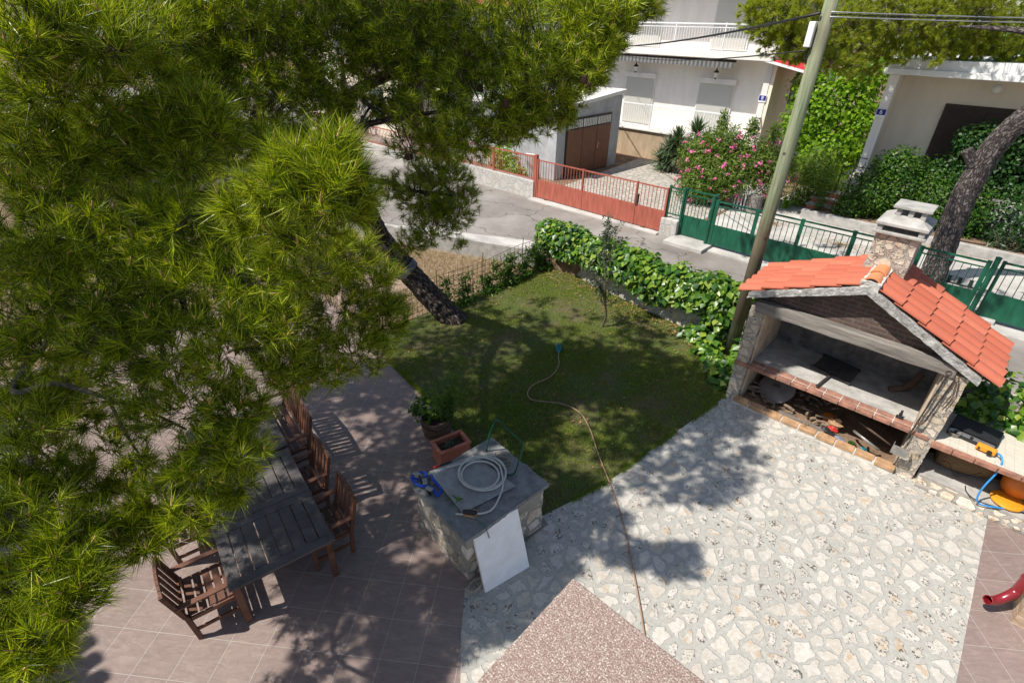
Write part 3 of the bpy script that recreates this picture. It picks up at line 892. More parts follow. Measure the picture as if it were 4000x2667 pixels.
for i, (x, lb) in enumerate(((-5.95, 'round capped green post between wicket and long gate'), (0.51, 'thick green gate post right of the chimney'))):
    pb = MB().tube([(x, 15.05, 0.45), (x, 15.05, 2.02)], 0.055, 12)
    pb.lathe([(0.06, 2.0), (0.062, 2.03), (0.0, 2.05)], 12, (x, 15.05, 0))
    tag(pb.build('gate_post', 'green_metal'), lb, 'gate post', 'green gate posts')
gg2 = thing('green_gate', 'green metal gate leaf at the right edge above the barbecue roof', 'gate', (0, 15.2, 0.5))
MB().box((0.62, -0.018, 0.1), (4.5, 0.018, 0.66)).build('panel', 'green_metal', gg2, bevel=0.004)
railing(gg2, 0.62, 4.5, 0, 0.66, 1.42, 'green_metal', 0.145, z2=1.28)
for x in (0.64, 2.0, 3.3):
    MB().box((x - 0.035, -0.03, 0.1), (x + 0.035, 0.03, 1.44)).build('upright', 'green_metal', gg2)
dg = thing('drain_grate', 'dark slatted drain cover on the forecourt behind the green gate', 'drain cover', (0.1, 17.6, 0.487))
MB().box((-0.55, -0.3, 0), (0.55, 0.3, 0.02)).build('frame', 'black', dg)
sl_ = MB()
for k in range(4):
    sl_.box((-0.45 + k * 0.24, -0.24, 0.02), (-0.30 + k * 0.24, 0.24, 0.032))
sl_.build('slat', 'concrete', dg)
tag(MB().box((0.25, 15.05, 0.47), (1.0, 15.75, 0.62)).build('gate_block', 'lightslab', bevel=0.02), 'pale concrete block at the foot of the thick green post', 'concrete block')

# ================================================================== HOUSE NUMBER 8
h = thing('white_house', 'two storey white house with balcony railings and roller shutters', 'house', (-12, 24.5, 0.5))
# local = world - (-12, 24.5, 0.5)
def HB(a, b, mb=None):
    mb = mb or MB()
    return mb.box((a[0] + 12, a[1] - 24.5, a[2] - 0.5), (b[0] + 12, b[1] - 24.5, b[2] - 0.5))
HB((-22, 24.55, 0.3), (-8.62, 25.6, 1.72)).build('foundation', 'foundation', h)
HB((-22, 24.45, 1.72), (-8.58, 25.69, 1.80)).build('terrace_slab', 'offwhite', h, bevel=0.01)
HB((-22, 25.7, 0.3), (-8.65, 34, 5.0)).build('wall', 'plaster_white', h)
HB((-22, 24.4, 5.02), (-8.55, 25.69, 5.26)).build('balcony_slab', 'plaster_white', h, bevel=0.01)
HB((-22, 25.72, 5.003), (-8.65, 34, 9.0)).build('wall', 'plaster_white', h)
HB((-22.5, 24.0, 8.4), (-8.2, 34.5, 8.65)).build('roof', 'offwhite', h)
HB((-22, 24.5, 1.80), (-21.9, 25.7, 5.02), HB((-8.95, 24.5, 1.80), (-8.65, 25.69, 1.82))).build('side_screen', 'plaster_beige', h)
# right hand end wall return under the balcony with the scalloped edge
HB((-8.80, 25.2, 1.81), (-8.66, 25.69, 5.01)).build('end_wall', 'plaster_beige', h)
for lev, (z0, z1, zs) in enumerate(((1.80, 2.92, 0), (5.26, 6.3, 1))):
    rt = MB()
    rt.box((-10, -0.03, z1 - 0.5 - 0.05), (3.36, 0.03, z1 - 0.5))
    rt.box((-10, -0.015, z0 - 0.5 + 0.08), (3.36, 0.015, z0 - 0.5 + 0.11))
    if lev:
        rt.box((-10, -0.015, z1 - 0.5 - 0.17), (3.36, 0.015, z1 - 0.5 - 0.14))
    rr = rt.build('balcony_railing', 'white', h)
    bb = MB()
    x = -9.9
    while x < 3.33:
        bb.box((x - 0.008, -0.008, z0 - 0.39), (x + 0.008, 0.008, z1 - 0.55 if not lev else z1 - 0.66))
        x += 0.125
    for x in ([-9.9, -7.6, -5.3, -1.7, 1.0, 3.33] if not lev else [-9.9, -6.5, -3.4, -1.06, 1.2, 3.33]):
        bb.box((x - 0.02, -0.025, z0 - 0.5), (x + 0.02, 0.025, z1 - 0.5 + 0.02))
    bb.build('baluster', 'white', rr)
    # side return of the railing
    sb_ = MB().box((3.30, 0.02, z1 - 0.55), (3.36, 1.17, z1 - 0.5))
    for k in range(1, 9):
        sb_.box((3.32, 0.02 + k * 0.13, z0 - 0.42), (3.336, 0.036 + k * 0.13, z1 - 0.55))
    sb_.build('side_rail', 'white', rr)
for xa, xb, za, zb_ in ((-15.95, -14.40, 1.86, 4.14), (-12.0, -10.40, 1.86, 4.16), (-11.85, -10.3, 5.30, 7.5), (-16.0, -14.5, 5.30, 7.5), (-19.4, -18, 5.3, 7.5)):
    wn_ = HB((xa - 0.06, 25.63, za - 0.02), (xb + 0.06, 25.72, zb_)).build('shutter_frame', 'offwhite', h)
    HB((xa, 25.60, za), (xb, 25.632, zb_ - 0.22)).build('shutter', 'shutter', wn_)
    HB((xa - 0.1, 25.5, zb_ - 0.2), (xb + 0.1, 25.629, zb_ + 0.02)).build('shutter_box', 'plaster_white', wn_, bevel=0.01)
# side porch with the red canopy
pv = MB().add([(3.14, 0.0, 4.58), (4.80, -0.05, 4.27), (4.80, 5.0, 4.27), (3.14, 5.0, 4.58), (3.14, 0.0, 4.64), (4.80, -0.05, 4.33), (4.80, 5.0, 4.33), (3.14, 5.0, 4.64)], [(0, 3, 2, 1), (4, 5, 6, 7), (0, 1, 5, 4), (1, 2, 6, 5), (2, 3, 7, 6), (3, 0, 4, 7)])
cn = pv.build('side_canopy', 'red_roof', h)
MB().bar((3.1, -0.06, 4.55), (4.85, -0.1, 4.22), 0.05, 0.09).build('canopy_edge', 'white', cn)
MB().box((4.70, -0.04, 0.0), (4.80, 0.06, 4.26)).build('canopy_post', 'white', cn)
HB((-8.655, 24.93, 0.4), (-8.5, 34, 5.0)).build('side_wall', 'plaster_beige', h)
HB((-8.50, 27.3, 3.1), (-8.46, 28.0, 4.2)).build('side_window', 'bluegrey', h)
HB((-8.66, 25.0, 5.27), (-8.5, 34, 8.39)).build('side_wall_upper', 'bluegrey', h)  # shaded side of the house, its shade put into the blue-grey colour
# carved bracket at the corner
MB().prism_y([(3.18, 4.4), (3.36, 4.4), (3.36, 4.2), (3.30, 4.05), (3.34, 3.9), (3.27, 3.7), (3.2, 3.5), (3.18, 3.4)], 0.55, 0.7).build('bracket', 'white', h)

def number_sign(name, label, loc, ch, s=1.0):
    t = thing(name, label, 'house number', loc)
    MB().box((-0.15 * s, -0.02, -0.13 * s), (0.15 * s, 0, 0.13 * s)).build('plate', 'white', t)
    MB().box((-0.135 * s, -0.026, -0.07 * s), (0.135 * s, -0.021, 0.115 * s)).build('blue_field', 'plate_blue', t)
    fc = bpy.data.curves.new('digit', 'FONT'); fc.body = ch; fc.size = 0.2 * s; fc.align_x = 'CENTER'; fc.align_y = 'CENTER'; fc.extrude = 0.002
    fo = bpy.data.objects.new('digit', fc); COL.objects.link(fo)
    dg_ = bpy.context.evaluated_depsgraph_get()
    me = bpy.data.meshes.new_from_object(fo.evaluated_get(dg_))
    bpy.data.objects.remove(fo)
    me.transform(Matrix.Translation((0, -0.03, 0.022 * s)) @ Matrix.Rotation(R(90), 4, 'X'))
    me.materials.clear(); me.materials.append(M['white'])
    link('digit', me, t)
    return t
MB().prism([(3.1, 0.4), (3.34, 0.4), (3.34, 1.17), (3.1, 1.17)], 1.31, 4.51).build('corner_pier', 'plaster_white', h)
number_sign('house_number', 'blue and white number 8 plate on the white house corner', (-8.78, 24.895, 3.62), '8', 1.05)

aw = thing('rolled_awning', 'long folded awning with striped scalloped valance over the terrace', 'awning', (-13.2, 24.9, 4.9))
MB().tube([(-3.1, 0, 0), (2.95, 0, 0.03)], 0.055, 10).build('roller', 'black_metal', aw)
vb = MB()
k = 60
for i in range(k):
    x0, x1 = -3.05 + 5.95 * i / k, -3.05 + 5.95 * (i + 1) / k
    zb2 = -0.22 - 0.025 * abs(math.sin(i * 1.3))
    vb.add([(x0, -0.05, -0.02), (x1, -0.05, -0.02), (x1, -0.06, zb2), (x0, -0.06, zb2), (x0, -0.045, -0.02), (x1, -0.045, -0.02), (x1, -0.055, zb2), (x0, -0.055, zb2)], [(0, 1, 2, 3), (7, 6, 5, 4), (3, 2, 6, 7)], i % 2)
vb.build('valance', ['white', 'awning'], aw)
for x in (-2.6, -1.6, 0.9, 2.6):
    MB().box((x - 0.03, 0.03, -0.02), (x + 0.03, 0.4, 0.06)).build('bracket', 'black_metal', aw)
for x, lb in ((-15.27, 'black wall lantern over the left shutter'), (-11.15, 'black wall lantern over the right shutter')):
    t = thing('wall_lantern', lb + ' of the white house', 'lantern', (x, 25.2, 4.75), group='lanterns on the white house')
    MB().tube([(0, 0.47, 0.0), (0, 0.2, 0.08), (0, 0, 0.0), (0, 0, -0.12)], 0.014, 6).build('bracket', 'black_metal', t)
    MB().lathe([(0.015, -0.12), (0.03, -0.2), (0.13, -0.3), (0.12, -0.32)], 8).build('cap', 'black_metal', t)
    MB().lathe([(0.10, -0.32), (0.06, -0.52)], 8).build('glass', 'glass_lamp', t)
    MB().lathe([(0.065, -0.52), (0.03, -0.57), (0.0, -0.6)], 8).build('base', 'black_metal', t)

# ================================================================== GARAGE
gr = thing('garage', 'small grey rendered garage with brown folding doors beside the courtyard', 'garage', (-16, 20, 0.47))
# local offset (+16, -20, -0.47)
MB().prism_y([(-5, 0), (2, 0), (2, 3.0), (-5, 2.6)], -2.3, 2.3).build('wall', 'plaster_grey', gr)
MB().add([(-5.2, -2.45, 2.62), (2.12, -2.45, 2.70), (2.12, 2.42, 3.10), (-5.2, 2.42, 3.0), (-5.2, -2.45, 2.76), (2.12, -2.45, 2.84), (2.12, 2.42, 3.24), (-5.2, 2.42, 3.14)], [(0, 3, 2, 1), (4, 5, 6, 7), (0, 1, 5, 4), (1, 2, 6, 5), (2, 3, 7, 6), (3, 0, 4, 7)]).build('roof', 'offwhite', gr)
dr = MB().box((2.002, -1.72, 0.03), (2.05, 1.52, 2.36)).build('door_frame', 'darkbrown', gr)
for k in range(3):
    y0 = -1.66 + k * 1.05
    lf = MB().box((2.03, y0, 0.05), (2.075, y0 + 1.02, 1.92)).build('door', 'brown_door', dr, bevel=0.006)
    tr = MB().box((2.052, y0 + 0.03, 1.97), (2.066, y0 + 0.99, 2.28)).build('transom', 'offwhite', dr)
    br_ = MB()
    for i in range(1, 8):
        br_.box((2.067, y0 + 0.03 + i * 0.12, 1.97), (2.078, y0 + 0.045 + i * 0.12, 2.28))
    br_.build('transom_bar', 'darkbrown', tr)
MB().box((2.076, 0.52, 0.95), (2.095, 0.58, 1.25)).tube([(2.09, 0.55, 1.14), (2.13, 0.55, 1.14), (2.13, 0.68, 1.14)], 0.012, 6).build('handle', 'ridge_tile', dr)
tag(MB().bar((-13.35, 15.65, 0.9), (-13.25, 15.32, 2.0), 0.5, 0.04).build('leaning_board', 'plaster_white', bevel=0.004), 'pale board leaning behind the red railing beside the gate post', 'board')

# ================================================================== HOUSE NUMBER 6
h6 = thing('beige_house', 'single storey beige house with white roof edge and shaded recessed porch', 'house', (-1.5, 22, 0.5))
def H6(a, b):
    return MB().box((a[0] + 1.5, a[1] - 22, a[2] - 0.5), (b[0] + 1.5, b[1] - 22, b[2] - 0.5))
H6((-3.97, 22.0, 0.4), (-3.70, 22.3, 4.98)).build('corner_pillar', 'plaster_white', h6)
H6((-3.97, 22.3, 0.4), (-3.72, 23.2, 4.98)).build('wing_wall', 'plaster_beige', h6)
H6((-3.969, 23.2, 0.4), (7, 30, 4.98)).build('wall', 'plaster_beige', h6)
H6((-3.9, 22.05, 0.4), (7, 23.19, 1.75)).build('porch_floor', 'concrete', h6)
H6((-4.14, 21.8, 5.0), (8, 31, 5.17)).build('roof', 'white', h6, bevel=0.01)
H6((-4.08, 21.88, 5.172), (8, 31, 5.45)).build('parapet', 'white', h6, bevel=0.01)
dw = H6((-2.34, 23.12, 1.76), (0.9, 23.198, 4.2)).build('door_frame', 'darkbrown', h6)
for k in range(3):
    H6((-2.22 + k * 1.05, 23.09, 1.8), (-1.22 + k * 1.05, 23.118, 4.08)).build('shutter', 'darkbrown', dw, bevel=0.01)
sl_ = MB()
for i in range(44):
    z = 1.4 + i * 0.05
    for k in range(3):
        sl_.box((-0.66 + k * 1.05, 1.068, z), (0.22 + k * 1.05, 1.088, z + 0.026))
sl_.build('louvre', 'darkbrown', dw)
tag(MB().lathe([(0.0, 0.0), (0.1, 0.02), (0.14, 0.10), (0.13, 0.2), (0.07, 0.26), (0.0, 0.27)], 16, (-1.22, 22.75, 4.60)).build('globe_lamp', 'glass_lamp', smooth=True), 'round white globe lamp under the beige porch ceiling', 'lamp')
number_sign('house_number', 'blue and white number 6 plate on the beige house pillar', (-3.84, 21.985, 3.86), '6', 0.95)
st = thing('garden_steps', 'worn steps with red brown risers leading up to the beige house', 'steps', (-4.6, 20.6, 0.48))
for k in range(4):
    MB().box((-0.35, k * 0.42, 0), (0.9, k * 0.42 + 0.41, 0.16 * (k + 1) - 0.03)).build('riser', 'terracotta', st)
    MB().box((-0.4, k * 0.42 - 0.03, 0.16 * (k + 1) - 0.028), (0.92, k * 0.42 + 0.42, 0.16 * (k + 1))).build('tread', 'concrete', st, bevel=0.008)
hr = thing('handrail', 'black metal handrail at the top of the garden steps', 'handrail', (-4.15, 22.0, 0.95))
MB().tube([(-0.25, 0, 0), (-0.25, 0, 1.15), (0.45, 0, 1.15), (0.45, 0, 0)], 0.022, 6).build('frame', 'black_metal', hr)
MB().tube([(-0.25, 0, 0.85), (0.45, 0, 0.85)], 0.018, 6).tube([(0.1, 0, 0), (0.1, 0, 1.45), (0.4, 0, 1.45)], 0.018, 6).build('bar', 'black_metal', hr)
tag(MB().lathe([(0.30, 0), (0.27, 0.12), (0.25, 0.5), (0.25, 0.62), (0.0, 0.63)], 14, (-6.3, 19.6, 0.47)).build('tree_stump', 'old_wood'), 'sawn grey tree stump beside the wooden pole and oleander', 'stump')
pw = thing('picket_fence', 'low white picket fence half hidden by the oleander bush', 'fence', (-7.0, 19.5, 0.5))
for k in range(6):
    MB().box((k * 0.12, 0, 0), (k * 0.12 + 0.05, 0.02, 0.8)).build('picket', 'white', pw)
MB().box((-0.05, 0.022, 0.55), (0.75, 0.04, 0.62)).build('rail', 'white', pw)

# far house glimpsed through the pine
fh = thing('far_house', 'pale house glimpsed through the pine branches beyond the street', 'house', (-30, 22, 0.47))
MB().box((-5, -4, 0), (5, 4, 6.5)).build('wall', 'plaster_beige', fh)
MB().prism_y([(-5.4, 6.5), (5.4, 6.5), (0, 8.6)], -4.4, 4.4).build('roof', 'roof_tile', fh)
for x in (-3, 0, 3):
    for z in (1, 4):
        MB().box((x - 0.6, -4.06, z), (x + 0.6, -3.99, z + 1.4)).build('window', 'bluegrey', fh)
        MB().box((5.0, x - 0.5, z), (5.05, x + 0.5, z + 1.4)).build('window', 'bluegrey', fh)

# ================================================================== UTILITY POLE + WIRES
tag(MB().tube([(-3.06, 10.50, -0.3), (-3.065, 10.51, 3), (-3.0, 10.52, 8.2)], [0.132, 0.12, 0.10], 18).build('utility_pole', 'pole', smooth=True), 'round green treated wooden utility pole standing beside the ivy wall', 'utility pole')
jb = thing('junction_box', 'small white junction box fixed to the wooden pole', 'junction box', (-3.17, 10.42, 5.93))
MB().box((-0.05, -0.06, 0), (0.05, 0.06, 0.36)).build('case', 'white', jb, bevel=0.012)
MB().tube([(0.02, 0.03, 0), (0.0, 0.02, -0.12), (0.05, 0.04, -0.24), (0.1, 0.08, -0.3)], 0.015, 6).build('cable_tail', 'cable', jb)
def wire(name, lb, pts, r, mat, sag=0.1, n=24):
    V_ = [Vector(p) for p in pts]
    out = []
    for a, b in zip(V_, V_[1:]):
        for i in range(n):
            t = i / n
            p = a.lerp(b, t); p.z -= sag * 4 * t * (1 - t)
            out.append(p)
    out.append(V_[-1])
    return tag(MB().tube(out, r, 6, cap=True).build(name, mat, smooth=True), lb, 'cable')
wire('overhead_cable', 'thick black overhead cable running from the pole across the balcony', [(-3.1, 10.38, 6.40), (-17, 22.8, 5.35)], 0.022, 'cable', 0.25)
wire('overhead_cable', 'thin black cable from the pole to the white house awning', [(-3.2, 10.47, 5.88), (-16.0, 24.6, 4.95)], 0.013, 'cable', 0.2)
for dz, dy, m_, q in ((0.0, 0.0, 'cable_bright', 'upper bright'), (-0.03, 0.03, 'cable', 'middle dark'), (-0.065, 0.0, 'cable_bright', 'lower bright')):
    wire('overhead_cable', q + ' strand of the cables leading right from the pole', [(-2.95, 10.40 + dy, 6.42 + dz), (4.5, 20.5 + dy, 6.62 + dz)], 0.009, m_, 0.08)
# ================================================================== BARBECUE (local: x along the front, y into it)
bq = thing('stone_barbecue', 'large stone barbecue with orange tiled gable roof and chimney', 'barbecue', (-2.45, 8.94, 0))
for a, b in (((-0.02, 0, 0), (0.20, 1.5, 2.02)), ((2.84, -0.02, 0), (3.12, 1.5, 1.98))):
    o = MB().box(a, b).build('pillar', 'bbq_stone', bq)
    rough(o, 0.05, 0.16, 5)
for x in (0.205, 2.805):
    MB().box((x, 0.12, 0.0), (x + 0.03, 1.36, 1.97)).build('side_lining', 'plaster_inner', bq)
MB().box((0.2, 1.36, 0.0), (2.84, 1.5, 2.1)).build('back_wall', 'concrete_dark', bq)
MB().box((0.237, 0.22, 0.79), (2.803, 1.36, 0.868)).build('hearth_slab', 'concrete', bq)
eb = MB()
for k in range(12):
    x0 = -0.03 + k * 0.258
    z = random.uniform(-0.004, 0.004)
    eb.box((x0, -0.035 + random.uniform(-.006, .006), 0.795 + z), (x0 + 0.246, 0.075, 0.862 + z), rz=R(random.uniform(-1.2, 1.2)))
    if 0.2 < x0 < 2.7:
        eb.box((x0, 0.092, 0.80), (x0 + 0.246, 0.213, 0.866 + z), rz=R(random.uniform(-1, 1)))
he = eb.build('hearth_edge', 'brick', bq, bevel=0.008)
MB().box((-0.02, 0.0, 0.79), (3.06, 0.215, 0.853)).build('edge_mortar', 'mortar_white', he)
kb = MB()
for k in range(9):
    x0 = 0.16 + k * 0.302
    kb.box((x0, -0.13 + random.uniform(-.01, .01), 0.05), (x0 + 0.283, 0.03, 0.125 + random.uniform(-.006, .006)), rz=R(random.uniform(-1.5, 1.5)))
kr = kb.build('kerb', 'kerb_brick', bq, bevel=0.012)
MB().box((0.14, -0.12, 0.0), (2.86, 0.02, 0.108)).build('kerb_mortar', 'mortar_white', kr)
MB().box((0.16, 0.021, 0.0), (2.84, 1.36, 0.03)).build('wood_bay_floor', 'soil', bq)
o = MB().box((0.05, -0.05, 1.93), (2.95, 0.13, 2.13)).build('beam', 'old_wood', bq, bevel=0.02)
rough(o, 0.035, 0.25, 4)
MB().prism_y([(0.0, 2.06), (3.1, 2.04), (3.1, 2.08), (1.55, 2.80), (0.0, 2.2)], 0.16, 0.28).build('gable_wall', 'gable_brick', bq)
MB().prism_y([(0.0, 2.1), (3.1, 2.1), (1.55, 2.80)], 1.36, 1.5).build('gable_wall', 'concrete_dark', bq)
# sloping slabs
LZ, RZ, TZ = (-0.10, 2.16), (3.22, 1.96), (1.55, 2.80)
for (ex, ez), nm in ((LZ, 'roof_slab'), (RZ, 'roof_slab')):
    o = MB().prism_y([(ex, ez), (ex, ez + 0.11), (TZ[0], TZ[1] + 0.13), (TZ[0], TZ[1])], -0.10, 1.6).build(nm, 'mortar_rough', bq)
    rough(o, 0.035, 0.09, 5)
# tiles : courses laid on both slopes
prof = [(0.0, 0.0), (0.035, 0.002), (0.06, 0.014), (0.09, 0.036), (0.13, 0.05), (0.18, 0.052), (0.225, 0.042), (0.252, 0.02), (0.268, 0.0)]
def slope(x_e, z_e, x_t, z_t, y0, rolls, courses, sgn):
    mb = MB()
    T_, E_ = Vector((x_t, 0, z_t)), Vector((x_e, 0, z_e))
    ln = (E_ - T_).length
    dn = (E_ - T_) / ln
    up_ = Vector((-dn.z * sgn, 0, dn.x * sgn))
    if up_.z < 0: up_ = -up_
    cl = ln / courses
    for c in range(courses):
        a0 = max(0.0, c * cl - 0.05)
        a1 = (c + 1) * cl + 0.025
        for rr_ in range(rolls):
            oy = y0 + rr_ * 0.268
            jt, jl, jy = random.uniform(-0.012, 0.012), random.uniform(-0.003, 0.006), random.uniform(-0.003, 0.003)
            top = []
            for (u, hgt) in prof:
                for a, lift in ((a0, 0.004), (a1 + jt, 0.042 + jl)):
                    top.append(T_ + dn * a + up_ * (lift + hgt) + Vector((0, oy + u * 1.01 + jy, 0)))
            n = len(prof)
            fs_ = [(2 * i, 2 * i + 1, 2 * i + 3, 2 * i + 2) for i in range(n - 1)]
            base = len(top)
            vv = top + [p - up_ * 0.016 for p in top]
            fs2 = fs_ + [tuple(base + k for k in reversed(f)) for f in fs_]
            fs2 += [(2 * i + 1, base + 2 * i + 1, base + 2 * i + 3, 2 * i + 3) for i in range(n - 1)]
            fs2 += [(0, base, base + 1, 1), (2 * n - 2, 2 * n - 1, base + 2 * n - 1, base + 2 * n - 2)]
            mb.add(vv, fs2)
    return mb
rt = slope(3.40, 2.03, 1.60, 2.955, -0.07, 6, 5, 1).build('roof_tiling', 'roof_tile', bq)
lt = slope(-0.26, 2.22, 1.50, 2.945, -0.07, 6, 5, 1).build('roof_tiling', 'roof_tile', bq)
rd = MB()
for k, y0 in enumerate((-0.06, 0.30)):
    n = 12
    vv = []
    for yy, rr_ in ((y0, 0.135), (y0 + 0.40, 0.118)):
        for r_ in (rr_, rr_ - 0.016):
            for j in range(n + 1):
                a = math.pi * j / n
                vv.append((1.55 + math.cos(a) * r_, yy, 2.93 + math.sin(a) * r_ * 0.95 + k * 0.01))
    q = n + 1
    fs_ = []
    for j in range(n):
        fs_ += [(j, j + 1, 2 * q + j + 1, 2 * q + j), (q + j + 1, q + j, 3 * q + j, 3 * q + j + 1), (j + 1, j, q + j, q + j + 1), (2 * q + j, 2 * q + j + 1, 3 * q + j + 1, 3 * q + j)]
    rd.add(vv, fs_)
rd.build('ridge_tile', 'ridge_tile', bq)
o = MB().box((1.42, -0.09, 2.84), (1.68, 0.75, 3.0)).build('ridge_mortar', 'mortar_white', bq)
rough(o, 0.06, 0.1, 4)
o = MB().box((1.27, 0.70, 2.6), (1.84, 1.28, 3.52)).build('chimney', 'bbq_stone', bq)
rough(o, 0.05, 0.2, 5)
MB().box((1.21, 0.63, 3.52), (1.91, 1.35, 3.565)).build('chimney_slab', 'concrete', o, bevel=0.01)
MB().box((1.38, 0.80, 3.566), (1.74, 1.2, 3.66)).build('smoke_vent', 'concrete_dark', o)
hp = MB()
za, zb_ = 3.655, 3.70
hp.add([(1.22, .63, za), (1.91, .63, za), (1.91, 1.35, za), (1.22, 1.35, za), (1.22, .63, zb_), (1.91, .63, zb_), (1.91, 1.35, zb_), (1.22, 1.35, zb_), (1.38, .82, 3.80), (1.75, .82, 3.80), (1.75, 1.18, 3.80), (1.38, 1.18, 3.80)],
       [(0, 3, 2, 1), (0, 1, 5, 4), (1, 2, 6, 5), (2, 3, 7, 6), (3, 0, 4, 7), (4, 5, 9, 8), (5, 6, 10, 9), (6, 7, 11, 10), (7, 4, 8, 11), (8, 9, 10, 11)])
for cx, cy in ((1.29, .70), (1.84, .70), (1.29, 1.28), (1.84, 1.28)):
    hp.box((cx - .04, cy - .04, 3.566), (cx + .04, cy + .04, 3.654))
hp.build('chimney_hood', 'concrete', o, bevel=0.006)
tp = MB().box((1.35, .76, 3.90), (1.85, 1.24, 3.945))
for cx in (1.44, 1.60, 1.76):
    tp.box((cx - .035, .80, 3.70), (cx + .035, .88, 3.898)).box((cx - .035, 1.12, 3.70), (cx + .035, 1.2, 3.898))
tp.build('chimney_cap', 'concrete', o, bevel=0.008)

# grill rack on the hearth
gl = thing('grill_rack', 'black cast iron grill rack with long handle lying on the hearth', 'grill', (-2.45, 8.94, 0.905))
fr = MB()
for i in range(24):
    t = i / 23
    a = Vector((1.12 + 0.62 * t, 0.70 - 0.11 * t, 0)); b = a + Vector((0.05, 0.60, 0))
    fr.bar(a, b, 0.009, 0.016)
fr.build('bars', 'iron', gl)
MB().bar((1.08, 0.70, 0.01), (1.78, 0.575, 0.01), 0.045, 0.03).bar((1.13, 1.31, 0.0), (1.79, 1.20, 0.0), 0.03, 0.02).build('cross_bar', 'iron', gl, bevel=0.006)
MB().bar((1.44, 0.63, 0.012), (1.38, 0.15, 0.012), 0.04, 0.02).lathe([(0.03, 0.0), (0.03, 0.022)], 12, (1.372, 0.11, 0)).build('handle', 'iron', gl, bevel=0.004)
for x, y in ((1.1, 0.7), (1.76, 0.58), (1.14, 1.3), (1.78, 1.21)):
    MB().box((x - .012, y - .012, -0.037), (x + .012, y + .012, 0)).build('foot', 'iron', gl)
# fire log curved at the back right
tag(MB().tube([(-0.15, 9.85, 0.90), (0.02, 9.95, 0.95), (0.12, 10.1, 1.05), (0.17, 10.2, 1.2)], [0.05, 0.06, 0.06, 0.045], 10).build('log', 'barrel_wood'), 'curved brown log leaning in the back right corner of the hearth', 'log')
# figurine-like black clamp on the hearth edge
cl = MB().lathe([(0.03, 0), (0.035, 0.02), (0.02, 0.04), (0.03, 0.07), (0.016, 0.11), (0.02, 0.14), (0.0, 0.16)], 8, (0.15, 9.12, 0.87))
cl.box((0.10, 9.09, 0.87), (0.20, 9.15, 0.90))
tag(cl.build('clamp', 'black', bevel=0.004), 'small black clamp standing on the hearth near the right pillar', 'clamp')

# tools hanging on the right pillar
def tool(lb, x0, z0, x1, z1, y, kind):
    t = thing('fire_tool', lb, 'fire tool', (-2.45, 8.94, 0), group='fire tools on the right pillar')
    MB().tube([(x0, y, z0), ((x0 + x1) / 2, y - 0.02, (z0 + z1) / 2), (x1, y - 0.05, z1)], 0.013, 6).build('shaft', 'iron', t)
    ring = [(x0 + 0.035 * math.cos(a), y, z0 + 0.04 + 0.035 * math.sin(a)) for a in [k * math.pi / 5 for k in range(10)]]
    MB().tube(ring, 0.006, 5, closed=True).build('ring', 'rust', t)
    if kind == 'shovel':
        MB().box((x1 - 0.11, y - 0.17, z1 - 0.14), (x1 + 0.11, y - 0.155, z1 + 0.02)).box((x1 - 0.11, y - 0.155, z1 - 0.14), (x1 - 0.10, y - 0.06, z1 + 0.02)).box((x1 + 0.10, y - 0.155, z1 - 0.14), (x1 + 0.11, y - 0.06, z1 + 0.02)).build('blade', 'steel', t)
    else:
        MB().tube([(x1, y - 0.05, z1), (x1 - 0.02, y - 0.07, z1 - 0.05), (x1 - 0.09, y - 0.08, z1 - 0.06)], [0.012, 0.02, 0.026], 6).build('hook_end', 'rust', t)
tool('long ash shovel with square blade leaning on the right barbecue pillar', 2.87, 1.96, 2.80, 0.60, -0.06, 'shovel')
tool('fire poker with bent end hanging from a hook on the right pillar', 2.97, 1.92, 2.90, 1.14, -0.05, 'poker')
tk = thing('fire_tongs', 'dark wire tongs hanging beside the poker on the right pillar', 'tongs', (-2.45, 8.94, 0))
MB().tube([(3.0, -0.05, 1.9), (3.03, -0.06, 1.7), (2.99, -0.06, 1.45)], 0.007, 5).build('arm', 'rust', tk)
MB().tube([(3.02, -0.05, 1.92), (3.07, -0.06, 1.7), (3.03, -0.06, 1.45)], 0.007, 5).build('arm', 'rust', tk)

# things in the wood bay
lid = thing('pan_lid', 'big round dark metal pan lid leaning on the firewood', 'pan lid', (-1.75, 9.5, 0.28), R(0))
lid.rotation_euler = (R(38), R(-8), 0)
MB().lathe([(0.0, 0.07), (0.12, 0.065), (0.24, 0.045), (0.315, 0.01), (0.33, 0.0), (0.325, -0.012), (0.0, -0.012)], 32).build('disc', 'lid', lid, smooth=True)
MB().tube([(-0.06, 0, 0.062), (-0.05, 0, 0.10), (0.05, 0, 0.10), (0.06, 0, 0.062)], 0.01, 6).build('handle', 'iron', lid)
for i in range(70):
    x = random.uniform(0.32, 1.75); y = random.uniform(0.15, 1.15)
    z = 0.05 + random.random() * 0.16 * (1 if y > 0.3 else 0.5)
    if i < 10:
        x, y, z = random.uniform(0.3, 0.75), random.uniform(0.10, 0.6), random.uniform(0.06, 0.2)
    L_ = random.uniform(0.08, 0.22); a = random.uniform(0, math.pi) ; r_ = random.uniform(0.014, 0.034)
    if y - L_ * abs(math.sin(a)) < 0.08: y += 0.2
    d = Vector((math.cos(a), math.sin(a) * 0.8, random.uniform(-0.25, 0.25))) * L_ / 2
    p = Vector((x, y, z))
    o = MB().tube([p - d, p + d * 0.2 + Vector((0, 0, 0.01)), p + d], [r_, r_ * 1.05, r_ * 0.85], 7).build('firewood_stick', 'firewood', loc=(-2.45, 8.94, 0))
    tag(o, 'short cut firewood stick in the heap under the barbecue hearth', 'firewood', 'firewood heap under the hearth')
